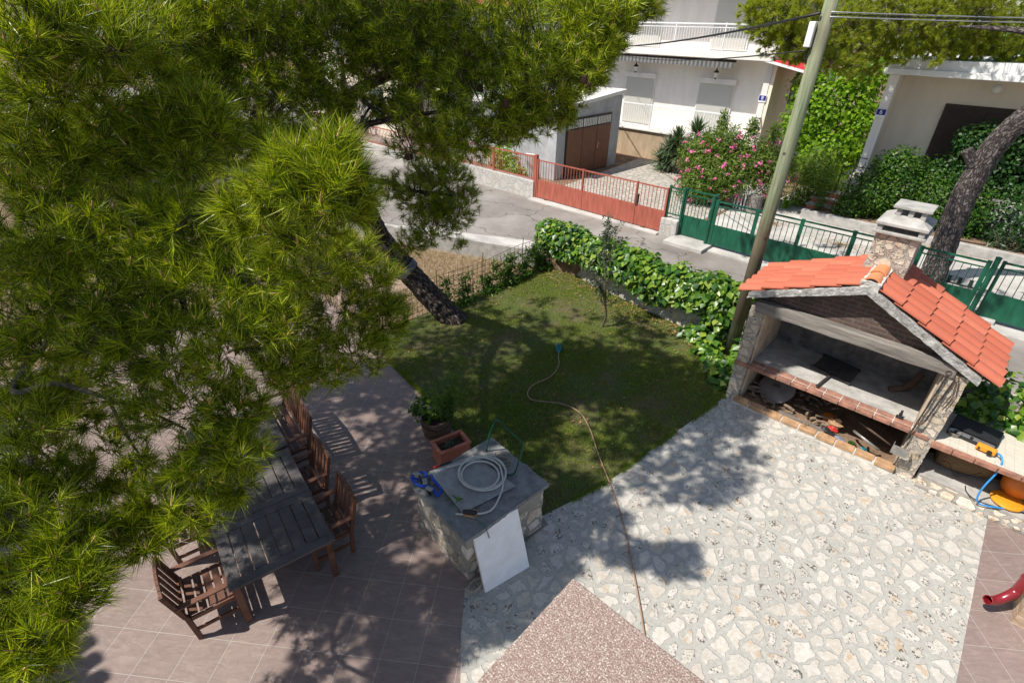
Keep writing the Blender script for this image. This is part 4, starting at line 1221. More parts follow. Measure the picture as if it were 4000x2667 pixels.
for (x, y, x2, y2, lb) in ((1.28, 0.08, 1.48, 0.02, 'forked dry stick lying on the brick kerb of the barbecue'),):
    o = MB().tube([(x, y, 0.15), (x2, y2, 0.145)], [0.018, 0.014], 7).tube([(x + 0.1, y - 0.03, 0.15), (x + 0.17, y - 0.13, 0.15)], [0.016, 0.011], 7).build('stick', 'firewood', loc=(-2.45, 8.94, 0))
    tag(o, lb, 'stick')
tag(MB().box((0.95, 0.045, 0.05), (1.75, 0.12, 0.14)).build('plank', 'old_wood', loc=(-2.45, 8.94, 0), bevel=0.01), 'grey weathered plank lying behind the brick kerb', 'plank')
bgm = MB()
rs = random.Random(3)
def crumple(mb, c, sz, m, seed):
    r2 = random.Random(seed); n1, n2 = 7, 9
    vv = []
    for i in range(n1 + 1):
        th = math.pi * i / n1
        for j in range(n2):
            ph = 2 * math.pi * j / n2
            q = r2.uniform(0.65, 1.2)
            vv.append((c[0] + sz[0] * q * math.sin(th) * math.cos(ph), c[1] + sz[1] * q * math.sin(th) * math.sin(ph), c[2] + sz[2] * q * math.cos(th)))
    mb.add(vv, [(i * n2 + j, i * n2 + (j + 1) % n2, (i + 1) * n2 + (j + 1) % n2, (i + 1) * n2 + j) for i in range(n1) for j in range(n2)], m)
crumple(bgm, (0, 0, 0.09), (0.13, 0.07, 0.09), 0, 1)
crumple(bgm, (0.06, 0.02, 0.17), (0.09, 0.05, 0.05), 1, 2)
tag(bgm.build('charcoal_bag', ['black', 'red'], loc=(-0.68, 9.04, 0.04)), 'crumpled red and black charcoal bag behind the brick kerb', 'bag')
bgm = MB(); crumple(bgm, (0, 0, 0.14), (0.12, 0.08, 0.13), 0, 5)
tag(bgm.build('paper_bag', ['kerb_brick'], loc=(-0.62, 9.25, 0.04)), 'torn brown paper bag standing in the wood bay', 'bag')
bgm = MB().lathe([(0.07, 0), (0.085, 0.12), (0.09, 0.13), (0.0, 0.13)], 12)
tag(bgm.build('orange_tub', 'orange', loc=(-0.78, 9.45, 0.05)), 'small orange plastic tub at the back of the wood bay', 'tub')
for i, (x, y, s_, mt, lb) in enumerate(((1.98, 0.09, 0.09, 'bluegrey', 'crumpled grey green plastic sheet beside the charcoal bag'), (2.36, 0.07, 0.06, 'teal', 'teal broken tile piece behind the brick kerb'), (2.18, 0.10, 0.07, 'ivy_dark', 'dark green crumpled plastic in the wood bay'))):
    bgm = MB(); crumple(bgm, (0, 0, 0.05), (s_, s_ * 0.6, 0.035), 0, 11 + i)
    tag(bgm.build('plastic_scrap', mt, loc=(-2.45 + x, 8.94 + y, 0.05)), lb, 'scrap')
fd = thing('upturned_stool', 'round wooden stool top with curved metal foot leaning in the wood bay', 'stool', (-0.05, 9.28, 0.30))
fd.rotation_euler = (R(-35), R(10), R(-15))
MB().lathe([(0.0, 0.03), (0.27, 0.03), (0.29, 0.015), (0.27, 0.0), (0.0, 0.0)], 28).build('top', 'barrel_wood', fd)
MB().tube([(0.22 * math.cos(a), -0.10 + 0.22 * math.sin(a), -0.16) for a in [R(180) + R(180) * k / 12 for k in range(13)]], 0.022, 8).build('foot_ring', 'steel', fd)
MB().tube([(0, -0.10, -0.16), (0, -0.32, -0.16)], 0.02, 8).build('spoke', 'steel', fd)

# side counter with stove
ct = thing('side_counter', 'cream tiled side counter with brick edge right of the barbecue', 'counter', (-2.45, 8.94, 0))
MB().box((3.13, 0.0, 0.74), (5.6, 1.7, 0.838)).build('counter_top', 'counter_tile', ct)
ce = MB()
for k in range(9):
    x0 = 3.10 + k * 0.27
    y0 = -0.10 + 0.055 * k * 0.27
    ce.box((x0, y0, 0.755), (x0 + 0.26, 0.12 + 0.0, 0.83), rz=R(random.uniform(0, 3)))
ce.build('counter_edge', 'brick', ct, bevel=0.01)
MB().box((3.13, 1.2, 0), (5.6, 1.35, 0.735)).build('back_wall', 'concrete_dark', ct)
MB().box((5.4, 0.2, 0), (5.6, 1.19, 0.735)).build('end_wall', 'bbq_stone', ct)
sv = thing('gas_stove', 'black two burner gas stove with dark glass lid on the side counter', 'stove', (1.10, 9.60, 0.842), R(-6))
MB().box((-0.30, -0.36, 0.0), (0.30, 0.24, 0.05)).build('body', 'black_metal', sv, bevel=0.01)
MB().box((-0.28, -0.34, 0.051), (0.28, -0.25, 0.062)).build('front_panel', 'steel', sv, bevel=0.004)
for x in (-0.14, 0.14):
    MB().lathe([(0.09, 0.05), (0.09, 0.062), (0.05, 0.07), (0.0, 0.07)], 16, (x, 0.0, 0)).build('burner', 'black', sv)
MB().bar((-0.3, 0.20, 0.06), (0.3, 0.20, 0.06), 0.06, 0.02).box((-0.3, -0.22, 0.068), (0.3, 0.20, 0.076)).build('lid', 'black', sv, bevel=0.004)
for x in (-0.2, 0.0):
    MB().lathe([(0.022, 0.055), (0.02, 0.09), (0.0, 0.09)], 10, (x, -0.33, 0)).build('knob', 'black', sv)
pot = MB().lathe([(0.07, 0.0), (0.085, 0.07), (0.09, 0.075), (0.075, 0.07), (0.06, 0.02), (0.0, 0.02)], 14, (0.86, 9.28, 0.84))
tag(pot.build('small_pot', 'steel', smooth=True), 'small shiny metal pot beside the stove', 'pot')
rg = thing('gas_regulator', 'orange yellow gas regulator box with black knob on the counter edge', 'regulator', (1.26, 9.14, 0.905), R(-8))
MB().box((-0.12, -0.05, -0.04), (0.12, 0.05, 0.045)).build('body', 'yellow', rg, bevel=0.015)
MB().tube([(0.05, -0.05, 0), (0.05, -0.09, 0)], 0.032, 12).build('knob', 'black', rg)
MB().tube([(-0.08, -0.05, 0), (-0.08, -0.065, 0)], 0.015, 10).build('dial', 'black', rg)
hp_ = [(1.38, 9.14, 0.91), (1.43, 9.08, 0.92), (1.47, 9.0, 0.86), (1.47, 8.93, 0.7), (1.44, 8.89, 0.5), (1.43, 8.87, 0.32), (1.45, 8.86, 0.20), (1.50, 8.87, 0.135), (1.62, 8.93, 0.128), (1.78, 9.03, 0.128), (1.95, 9.13, 0.13), (2.15, 9.2, 0.18)]
def smooth(pts, k=6):
    P_ = [Vector(p) for p in pts]; out = []
    for i in range(len(P_) - 1):
        a, b, c, d = P_[max(0, i - 1)], P_[i], P_[i + 1], P_[min(len(P_) - 1, i + 2)]
        for j in range(k):
            t = j / k
            out.append(0.5 * ((2 * b) + (c - a) * t + (2 * a - 5 * b + 4 * c - d) * t * t + (3 * b - a - 3 * c + d) * t ** 3))
    out.append(P_[-1]); return out
tag(MB().tube(smooth(hp_), 0.013, 8).build('gas_hose', 'blue_hose', smooth=True), 'bright blue gas hose looping down from the regulator', 'hose')
tag(MB().tube(smooth([(1.30, 9.2, 0.12), (1.33, 9.05, 0.122), (1.45, 8.95, 0.122), (1.65, 8.98, 0.122), (1.9, 9.1, 0.122), (2.2, 9.18, 0.124)]), 0.008, 6).build('black_cord', 'cable', smooth=True), 'thin black cord lying on the slab beside the blue hose', 'cord')
gb = thing('gas_bottle', 'fat orange gas bottle with collar under the side counter', 'gas bottle', (1.86, 9.50, 0.11))
MB().lathe([(0.13, 0.0), (0.16, 0.03), (0.165, 0.08), (0.2, 0.12), (0.215, 0.25), (0.20, 0.36), (0.13, 0.44), (0.06, 0.46), (0.0, 0.46)], 28).build('body', 'orange', gb, smooth=True)
co = MB()
n = 24
for k in range(n):
    a0, a1 = 2 * math.pi * k / n, 2 * math.pi * (k + 1) / n
    if k in (15, 16, 19, 20): 
        zz = ((0.40, 0.46), (0.55, 0.58))
    else:
        zz = ((0.40, 0.58),)
    for z0, z1 in zz:
        co.add([(0.13 * math.cos(a0), 0.13 * math.sin(a0), z0), (0.13 * math.cos(a1), 0.13 * math.sin(a1), z0), (0.13 * math.cos(a1), 0.13 * math.sin(a1), z1), (0.13 * math.cos(a0), 0.13 * math.sin(a0), z1)], [(0, 1, 2, 3)])
cc = co.build('collar', 'orange', gb)
cc.modifiers.new('t', 'SOLIDIFY').thickness = 0.008
tag(MB().lathe([(0.16, 0.0), (0.20, 0.02), (0.21, 0.05), (0.19, 0.06), (0.0, 0.055)], 24, (1.80, 9.22, 0.112)).build('orange_dish', 'yellow', smooth=True), 'orange rim of a shallow dish in front of the gas bottle', 'dish')
wk = thing('wicker_basket', 'large woven wicker basket lying under the side counter', 'basket', (1.15, 9.60, 0.36))
wk.rotation_euler = (0, R(86), R(12))
MB().lathe([(0.20, -0.34), (0.25, -0.2), (0.27, 0.0), (0.26, 0.2), (0.23, 0.36), (0.20, 0.36), (0.22, 0.2), (0.22, -0.3), (0.0, -0.3)], 26).build('body', 'wicker', wk, smooth=True)
tag(MB().tube(smooth([(0.85, 9.2, 0.35), (0.98, 9.22, 0.38), (1.12, 9.2, 0.22), (1.26, 9.22, 0.3), (1.38, 9.25, 0.42)]), 0.006, 5).build('wire_loop', 'cable', smooth=True), 'thin black wire looped over the wicker basket', 'wire')

# ================================================================== STONE PEDESTAL with the things on it
pd = thing('stone_pedestal', 'square rubble stone pedestal with a rough grey concrete top', 'pedestal', (-3.68, 3.44, 0), R(-5))
o = MB().box((-0.56, -0.66, -0.02), (0.56, 0.66, 0.80)).build('stone_block', 'masonry', pd); rough(o, 0.06, 0.2, 5)
o = MB().box((-0.61, -0.71, 0.80), (0.61, 0.71, 0.86)).build('concrete_cap', 'concrete_top', pd); rough(o, 0.035, 0.12, 5)
pl_ = tag(MB().prism([(-4.31, 3.07), (-3.45, 2.92), (-3.28, 3.72), (-4.10, 3.72)], 0.895, 0.91).build('chequer_plate', 'chequer', bevel=0.002), 'grey chequer plate lid lying on the stone pedestal', 'metal plate')
tag(MB().box((-4.25, 3.05, 0.868), (-3.50, 3.12, 0.894), rz=R(-10)).build('batten', 'rust'), 'rusty batten under the chequer plate edge', 'batten')
pts = []
for t in np.linspace(0, 3.15, 76):
    a = -2 * math.pi * t + 2.0
    r_ = 0.285 + 0.035 * math.sin(t * 2.2)
    pts.append((-3.79 + 0.06 * math.sin(t) + r_ * 1.05 * math.cos(a), 3.55 + 0.05 * math.cos(t * 1.3) + r_ * math.sin(a), 0.924 + 0.006 * t))
pts = [(-4.18, 3.28, 0.922)] + pts + [(-3.42, 3.62, 0.93), (-3.3, 3.42, 0.90), (-3.24, 3.2, 0.885), (-3.36, 3.0, 0.89), (-3.52, 2.86, 0.885)]
tag(MB().tube(smooth(pts, 3), 0.0135, 8).build('coiled_hose', 'white_hose', smooth=True), 'whitish hose coiled on the chequer plate of the stone pedestal', 'hose')
tag(MB().tube(smooth([(-4.06, 3.93, 0.87), (-4.02, 3.96, 1.2), (-3.93, 3.98, 1.48), (-3.88, 3.98, 1.52), (-3.42, 3.95, 1.45), (-3.38, 3.95, 1.40), (-3.40, 3.90, 1.15), (-3.44, 3.86, 0.92), (-3.52, 3.80, 0.875)], 5), 0.0125, 8).build('tube_hoop', 'green_tube', smooth=True), 'bent green steel tube hoop standing on the pedestal', 'hoop')
rp = []
for i in range(90):
    a = i * 0.62
    rp.append((-3.78 + (0.13 + 0.05 * math.sin(i * 0.37)) * math.cos(a) + 0.002 * i * 0.3, 4.0 + (0.09 + 0.03 * math.sin(i * 0.53)) * math.sin(a) - 0.0012 * i, 0.875 + 0.012 * (1 + math.sin(i * 0.9))))
tag(MB().tube(rp, 0.005, 5).build('tangled_rope', 'rope', smooth=True), 'tangle of thin pale rope at the back of the pedestal', 'rope')
bs = thing('ratchet_strap', 'blue ratchet strap bundled with grey buckles on the pedestal corner', 'strap', (-4.18, 2.93, 0.87))
MB().tube(smooth([(-0.25, -0.06, 0.03), (-0.14, 0.08, 0.06), (-0.05, 0.0, 0.03), (-0.2, -0.1, 0.05), (-0.02, -0.12, 0.06), (0.12, -0.02, 0.04), (0.26, -0.04, 0.02), (0.22, 0.06, 0.02), (0.05, 0.08, 0.05), (-0.08, 0.14, 0.02)], 5), 0.019, 6).build('webbing', 'blue_strap', bs)
MB().tube(smooth([(-0.22, 0.06, 0.02), (-0.1, -0.04, 0.08), (0.05, -0.06, 0.02), (0.2, -0.1, 0.02)], 5), 0.016, 6).build('black_edge', 'black', bs)
for x, y, a in ((-0.18, -0.02, 20), (0.0, -0.03, -30), (0.14, -0.07, 15)):
    MB().box((x - 0.05, y - 0.03, 0.06), (x + 0.05, y + 0.03, 0.085), rz=R(a)).build('buckle', 'steel', bs, bevel=0.008)
sd2 = thing('screwdriver', 'black and red screwdriver on the back edge of the pedestal', 'tool', (-4.30, 3.30, 0.885), R(72))
MB().tube([(-0.13, 0, 0), (-0.03, 0, 0)], 0.016, 8).build('grip', 'red', sd2)
MB().tube([(-0.03, 0, 0), (0.14, 0, 0)], 0.013, 8).build('shaft', 'black', sd2)
hn = thing('hose_nozzle', 'dark hose nozzle lying by the front corner of the plate', 'nozzle', (-3.38, 2.98, 0.93), R(40))
MB().tube([(-0.09, 0, 0), (0.0, 0, 0), (0.09, 0, 0)], [0.028, 0.034, 0.024], 10).build('body', 'black', hn)
MB().tube([(0.02, 0, 0), (0.04, -0.02, -0.06)], 0.012, 8).build('trigger', 'black', hn)
tag(MB().prism([(-3.45, 2.90), (-3.30, 2.98), (-3.33, 3.10), (-3.46, 3.05)], 0.868, 0.90).build('stone_chip', 'kerb_brick', bevel=0.012), 'small wedge of stone under the hose nozzle', 'stone')
tag(MB().tube(smooth([(-3.26, 2.95, 0.92), (-3.14, 2.98, 0.90), (-3.09, 3.0, 0.78), (-3.08, 3.03, 0.62)], 5), 0.006, 5).build('wire_end', 'green_tube', smooth=True), 'thin dark wire hanging over the pedestal edge onto the slab', 'wire')
ms = thing('marble_slab', 'white marble slab leaning upright against the stone pedestal', 'slab', (-2.83, 3.10, 0.008))
ms.rotation_euler = (0, R(-21), R(-13))
MB().box((-0.025, -0.34, 0.0), (0.025, 0.34, 0.88)).build('slab', 'marble', ms, bevel=0.004)
rp = []
for i in range(60):
    a = i * 0.7
    rp.append((-3.02 + 0.06 * math.cos(a), 2.72 + (0.11 + 0.02 * math.sin(i)) * math.sin(a), 0.03 + 0.0015 * i + 0.01 * math.sin(a * 2)))
tag(MB().tube(rp, 0.006, 5).build('wire_coil', 'rope', smooth=True), 'small coil of pale wire on the ground beside the marble slab', 'wire')

# ================================================================== BALCONY CORNER under the camera
bp = thing('balcony_corner', 'speckled pink granite coping on the balcony corner in the foreground', 'balcony', (-0.43, 0.72, 5.0))
MB().box((0.0, -3.0, -0.03), (3.0, 0.0, 0.0)).build('granite_coping', 'granite', bp, bevel=0.004)
MB().box((0.04, -3.0, -1.6), (3.0, -0.04, -0.031)).build('parapet_wall', 'plaster_white', bp)
sp = MB()
rs = random.Random(5)
k = 14
vv = [(0.335 + 0.011 * math.cos(2 * math.pi * i / k) * rs.uniform(0.6, 1.4), -0.40 + 0.014 * math.sin(2 * math.pi * i / k) * rs.uniform(0.6, 1.4), 0.0005) for i in range(k)]
vv += [(x, y, 0.0025) for x, y, z in vv]
sp.add(vv, [tuple(range(k, 2 * k))] + [(i, (i + 1) % k, k + (i + 1) % k, k + i) for i in range(k)])
sp.build('paint_splash', 'white', bp)
# own house : wing whose eaves throw the shadow across the patio corner
ow = thing('own_house', 'rendered house wing with tiled eaves behind the viewpoint', 'house', (-9.5, -6, 0))
MB().box((-6, -3.5, 0), (4.4, 1.25, 5.9)).build('wall', 'plaster_white', ow)
ev = MB().box((-6.3, -3.8, 5.9), (4.6, 1.45, 6.0))
for i in range(40):
    ev.tube([(-6.2 + i * 0.27, 1.05, 6.06), (-6.2 + i * 0.27, 1.53, 6.02)], 0.11, 8)
ev.build('eaves', 'roof_tile', ow)

# porch column + downpipe at the right edge
pc = thing('porch_column', 'porch column of split stone courses with white corner at the right edge', 'column', (2.05, 6.98, 0))
o = MB().box((0.0, 0.0, 0), (0.45, 0.45, 0.42)).build('stone_base', 'column_stone', pc); rough(o, 0.02, 0.1, 4)
MB().box((0.005, 0.006, 0.425), (0.445, 0.445, 4.5)).build('shaft', 'white', pc)
dp = tag(MB().tube(smooth([(1.73, 6.86, 0.26), (1.80, 6.94, 0.23), (1.87, 7.02, 0.27), (1.935, 7.09, 0.40), (1.94, 7.10, 0.62), (1.94, 7.10, 4.4)], 5), 0.055, 16, cap=False).build('downpipe', 'burgundy', smooth=True), 'burgundy downpipe with bent shoe at the right edge', 'downpipe')
dp.modifiers.new('t', 'SOLIDIFY').thickness = 0.006
tag(MB().lathe([(0.06, 0), (0.063, 0.02), (0.06, 0.04)], 16, (1.94, 7.10, 0.62)).build('pipe_clip', 'burgundy'), 'burgundy ring clip around the downpipe', 'clip')

# ================================================================== SPRINKLER + LONG HOSE
sk = thing('lawn_sprinkler', 'teal lawn sprinkler standing on the grass at the hose end', 'sprinkler', (-5.86, 7.92, 0.03), R(130))
MB().prism([(-0.16, -0.02), (-0.04, -0.07), (0.04, -0.07), (0.16, -0.02), (0.14, 0.03), (0.0, 0.06), (-0.14, 0.03)], 0.0, 0.035).build('sled_base', 'teal', sk, bevel=0.008)
MB().lathe([(0.035, 0.035), (0.03, 0.10), (0.0, 0.11)], 12).build('hub', 'teal', sk)
MB().tube([(-0.12, 0.0, 0.11), (0, 0, 0.12), (0.12, 0.0, 0.11)], 0.009, 6).tube([(0, -0.1, 0.12), (0, 0.1, 0.12)], 0.009, 6).build('spray_arm', 'teal', sk)
hs = [(-5.80, 7.86), (-5.65, 7.66), (-5.42, 7.38), (-5.30, 6.96), (-5.36, 6.49), (-5.24, 6.20), (-5.02, 6.14), (-4.59, 6.42), (-4.2, 6.46), (-3.8, 6.24), (-3.27, 5.78), (-2.81, 5.42), (-2.31, 4.98), (-1.91, 4.57), (-1.49, 4.10), (-1.2, 3.76), (-0.98, 3.45), (-0.8, 2.9), (-0.7, 2.0)]
tag(MB().tube(smooth([(x, y, 0.05 if x < -3 else 0.028) for x, y in hs], 6), 0.0105, 8).build('garden_hose', 'hose', smooth=True), 'long tan garden hose winding across lawn and stone paving', 'hose')

# ================================================================== TABLE AND CHAIRS
def table(name, lb, loc, rz, L_, W_, legs, planks=8, end=0.13):
    t = thing(name, lb, 'table', loc, rz)
    tp = MB()
    half = L_ / 2
    secs = [(-half, 0), (0, half)] if L_ > 1.5 else [(-half, half)]
    for a, b in secs:
        tp.box((a + 0.003, -W_ / 2, 0.71), (a + end, W_ / 2, 0.74)).box((b - end, -W_ / 2, 0.71), (b - 0.003, W_ / 2, 0.74))
        pw_ = W_ / planks
        for k in range(planks):
            tp.box((a + end + 0.003, -W_ / 2 + k * pw_ + 0.006, 0.711), (b - end - 0.003, -W_ / 2 + (k + 1) * pw_ - 0.006, 0.739))
    tp.build('tabletop', 'teak_top', t, bevel=0.006)
    MB().box((-half + 0.1, -W_ / 2 + 0.08, 0.63), (half - 0.1, -W_ / 2 + 0.11, 0.708)).box((-half + 0.1, W_ / 2 - 0.11, 0.63), (half - 0.1, W_ / 2 - 0.08, 0.708)).box((-half + 0.07, -W_ / 2 + 0.1, 0.63), (-half + 0.1, W_ / 2 - 0.1, 0.708)).box((half - 0.1, -W_ / 2 + 0.1, 0.63), (half - 0.07, W_ / 2 - 0.1, 0.708)).build('apron', 'teak', t)
    for sx in legs:
        for sy in (-1, 1):
            x, y = sx * (half - 0.09), sy * (W_ / 2 - 0.07)
            MB().box((x - 0.035, y - 0.035, 0), (x + 0.035, y + 0.035, 0.705)).build('leg', 'teak', t, bevel=0.005)
    return t
table('garden_table', 'long slatted dark wood garden table under the pine branches', (-5.47, 1.25, 0), R(-11), 1.98, 1.2, (-1, 1))
table('garden_table', 'second slatted wood table at the far end, mostly under the pine', (-7.08, 1.58, 0), R(-11), 1.2, 1.2, (-1, 1))

def chair(name, lb, cat, loc, rz, Wd=0.62, group='slatted wooden seats around the table'):
    t = thing(name, lb, cat, loc, rz, group)
    h2 = Wd / 2
    st_ = MB()
    for k in range(5):
        y = -0.20 + k * 0.098
        st_.box((-h2 + 0.035, y, 0.415), (h2 - 0.035, y + 0.078, 0.437))
    st_.build('seat', 'teak', t, bevel=0.004)
    MB().box((-h2 + 0.03, -0.22, 0.36), (h2 - 0.03, -0.195, 0.412)).box((-h2 + 0.03, 0.27, 0.36), (h2 - 0.03, 0.295, 0.412)).box((-h2 + 0.01, -0.2, 0.355), (-h2 + 0.034, 0.28, 0.41)).box((h2 - 0.034, -0.2, 0.355), (h2 - 0.01, 0.28, 0.41)).build('seat_frame', 'teak', t)
    bk = MB()
    n_ = 5 if Wd < 0.8 else 13
    def at(s, z):        # reclined back plane
        return Vector((s, -0.24 - (z - 0.43) * 0.23, z))
    k_ = int(round((Wd - 0.12) / 0.095))
    for i in range(k_):
        s = -h2 + 0.075 + (Wd - 0.15) * i / (k_ - 1)
        zt = 0.86 + 0.035 * (1 - (s / h2) ** 2)
        bk.bar(at(s, 0.47), at(s, zt), 0.07, 0.016, up=(0, 1, 0))
    bk.build('backrest', 'teak', t, bevel=0.003)
    tr_ = MB()
    segs = 8
    for i in range(segs):
        s0, s1 = -h2 + 0.02 + (Wd - 0.04) * i / segs, -h2 + 0.02 + (Wd - 0.04) * (i + 1) / segs
        z0, z1 = (0.89 + 0.05 * (1 - (q / h2) ** 2) for q in (s0, s1))
        tr_.bar(at(s0, z0), at(s1, z1), 0.034, 0.07)
    tr_.bar(at(-h2 + 0.03, 0.47), at(h2 - 0.03, 0.47), 0.03, 0.05)
    tr_.build('back_rail', 'teak', t, bevel=0.004)
    for s in (-1, 1):
        x = s * (h2 - 0.025)
        MB().bar((x, -0.20, 0.0), (x, -0.235, 0.45), 0.05, 0.05, up=(0, 1, 0)).bar(at(x, 0.44), at(x, 0.925), 0.05, 0.048, up=(0, 1, 0)).build('rear_leg', 'teak', t, bevel=0.005)
        MB().box((x - 0.025, 0.25, 0), (x + 0.025, 0.30, 0.62)).build('leg', 'teak', t, bevel=0.005)
        MB().box((x - 0.035, -0.30, 0.622), (x + 0.035, 0.36, 0.647)).build('armrest', 'teak', t, bevel=0.008)
        MB().box((x - 0.012, -0.2, 0.15), (x + 0.012, 0.25, 0.19)).build('stretcher', 'teak', t)
    return t
chair('armchair', 'sunlit slatted wooden armchair at the near left side of the table', 'chair', (-5.13, 0.33, 0), R(-11))
chair('armchair', 'slatted wooden armchair on the left of the table, mostly hidden by pine needles', 'chair', (-6.28, 0.52, 0), R(-11))
chair('armchair', 'reddish wooden armchair at the near right side of the table', 'chair', (-4.95, 1.80, 0), R(170))
chair('armchair', 'reddish wooden armchair second along the right side of the table', 'chair', (-5.87, 1.96, 0), R(171))
chair('garden_bench', 'dark slatted wooden bench at the far right side of the table', 'bench', (-7.20, 2.28, 0), R(170), 1.35)

# ================================================================== PLANT POTS
bt = thing('half_barrel', 'round half barrel planter with leafy plants at the lawn edge', 'planter', (-5.68, 4.30, 0.004))
MB().lathe([(0.235, 0.0), (0.265, 0.18), (0.255, 0.34), (0.225, 0.34), (0.22, 0.27), (0.0, 0.27)], 22).build('tub', 'barrel_wood', bt)
for z in (0.07, 0.24):
    MB().lathe([(0.249 + 0.017 * (z > 0.1), z), (0.262 + 0.012 * (z > 0.1), z + 0.04)], 22).build('hoop', 'rust', bt)
MB().lathe([(0.219, 0.272), (0.218, 0.285), (0.0, 0.30)], 16).build('soil', 'dirt', bt)
P_ = rng.normal(0, 1, (60, 3)) * [0.16, 0.16, 0.06] + [-5.73, 4.22, 0.48]
tag(bush('geranium', [((-5.86, 4.12, 0.50), (0.26, 0.20, 0.20), 1.2), ((-5.56, 4.42, 0.46), (0.2, 0.18, 0.16), 0.8), ((-5.75, 4.3, 0.42), (0.24, 0.24, 0.12), 0.6), ((-5.98, 4.3, 0.56), (0.14, 0.14, 0.12), 0.4)], 0.095, 'weed', None, 0.85, 120, 0.6, 0.2), 'bright green leafy geranium growing in the half barrel', 'plant')
sh = thing('willowy_shrub', 'wispy narrow leaved shrub rising from the half barrel over the lawn', 'shrub', (-5.55, 4.42, 0.3))
stems = MB(); lp, ln_ = [], []
for k in range(22):
    a = random.uniform(0, 6.28); L_ = random.uniform(0.5, 1.0); sp_ = random.uniform(0.1, 0.55)
    pts = [Vector((0, 0, 0)), Vector((math.cos(a) * sp_ * 0.4, math.sin(a) * sp_ * 0.4, L_ * 0.55)), Vector((math.cos(a) * sp_, math.sin(a) * sp_, L_))]
    stems.tube(pts, [0.006, 0.004, 0.002], 4)
    for q in range(40):
        t = random.uniform(0.25, 1)
        p = pts[0].lerp(pts[1], t * 2) if t < 0.5 else pts[1].lerp(pts[2], t * 2 - 1)
        lp.append(p); ln_.append((random.gauss(0, 1), random.gauss(0, 1), random.gauss(0, 0.6)))
stems.build('stems', 'stem', sh)
v, f = leaves(np.array(lp), np.array(ln_), 0.115, 0.17, 0.1, 0.3)
np_mesh('foliage', v, f, ['weed'], None, sh)
tp_ = thing('terracotta_trough', 'rectangular terracotta trough planter between barrel and pedestal', 'planter', (-5.02, 4.06, 0.004), R(-14))
for a, b in (((-0.16, -0.26, 0), (0.16, -0.23, 0.32)), ((-0.16, 0.23, 0), (0.16, 0.26, 0.32)), ((-0.16, -0.229, 0), (-0.13, 0.229, 0.32)), ((0.13, -0.229, 0), (0.16, 0.229, 0.32))):
    MB().box(a, b).build('side', 'terracotta', tp_)
MB().box((-0.185, -0.285, 0.322), (-0.125, 0.285, 0.365)).box((0.125, -0.285, 0.322), (0.185, 0.285, 0.365)).box((-0.124, -0.285, 0.322), (0.124, -0.225, 0.365)).box((-0.124, 0.225, 0.322), (0.124, 0.285, 0.365)).build('rim', 'terracotta', tp_, bevel=0.012)
MB().box((-0.128, -0.228, 0.02), (0.128, 0.228, 0.27)).build('soil', 'dirt', tp_)
tag(bush('herb', [((-4.98, 3.98, 0.36), (0.12, 0.16, 0.12), 0.8)], 0.045, 'olive', None, 0.6, 200, 0.7, 0.1), 'grey green herb growing in the terracotta trough', 'plant')
tag(bush('weed', [((-3.65, 3.02, 0.92), (0.13, 0.05, 0.02), 0.5), ((-3.75, 2.98, 0.90), (0.05, 0.05, 0.02), 0.3)], 0.06, 'ivy', None, 0.25, 60, 0.4, 0.0), 'green leaf sprig lying on the front edge of the chequer plate', 'plant')
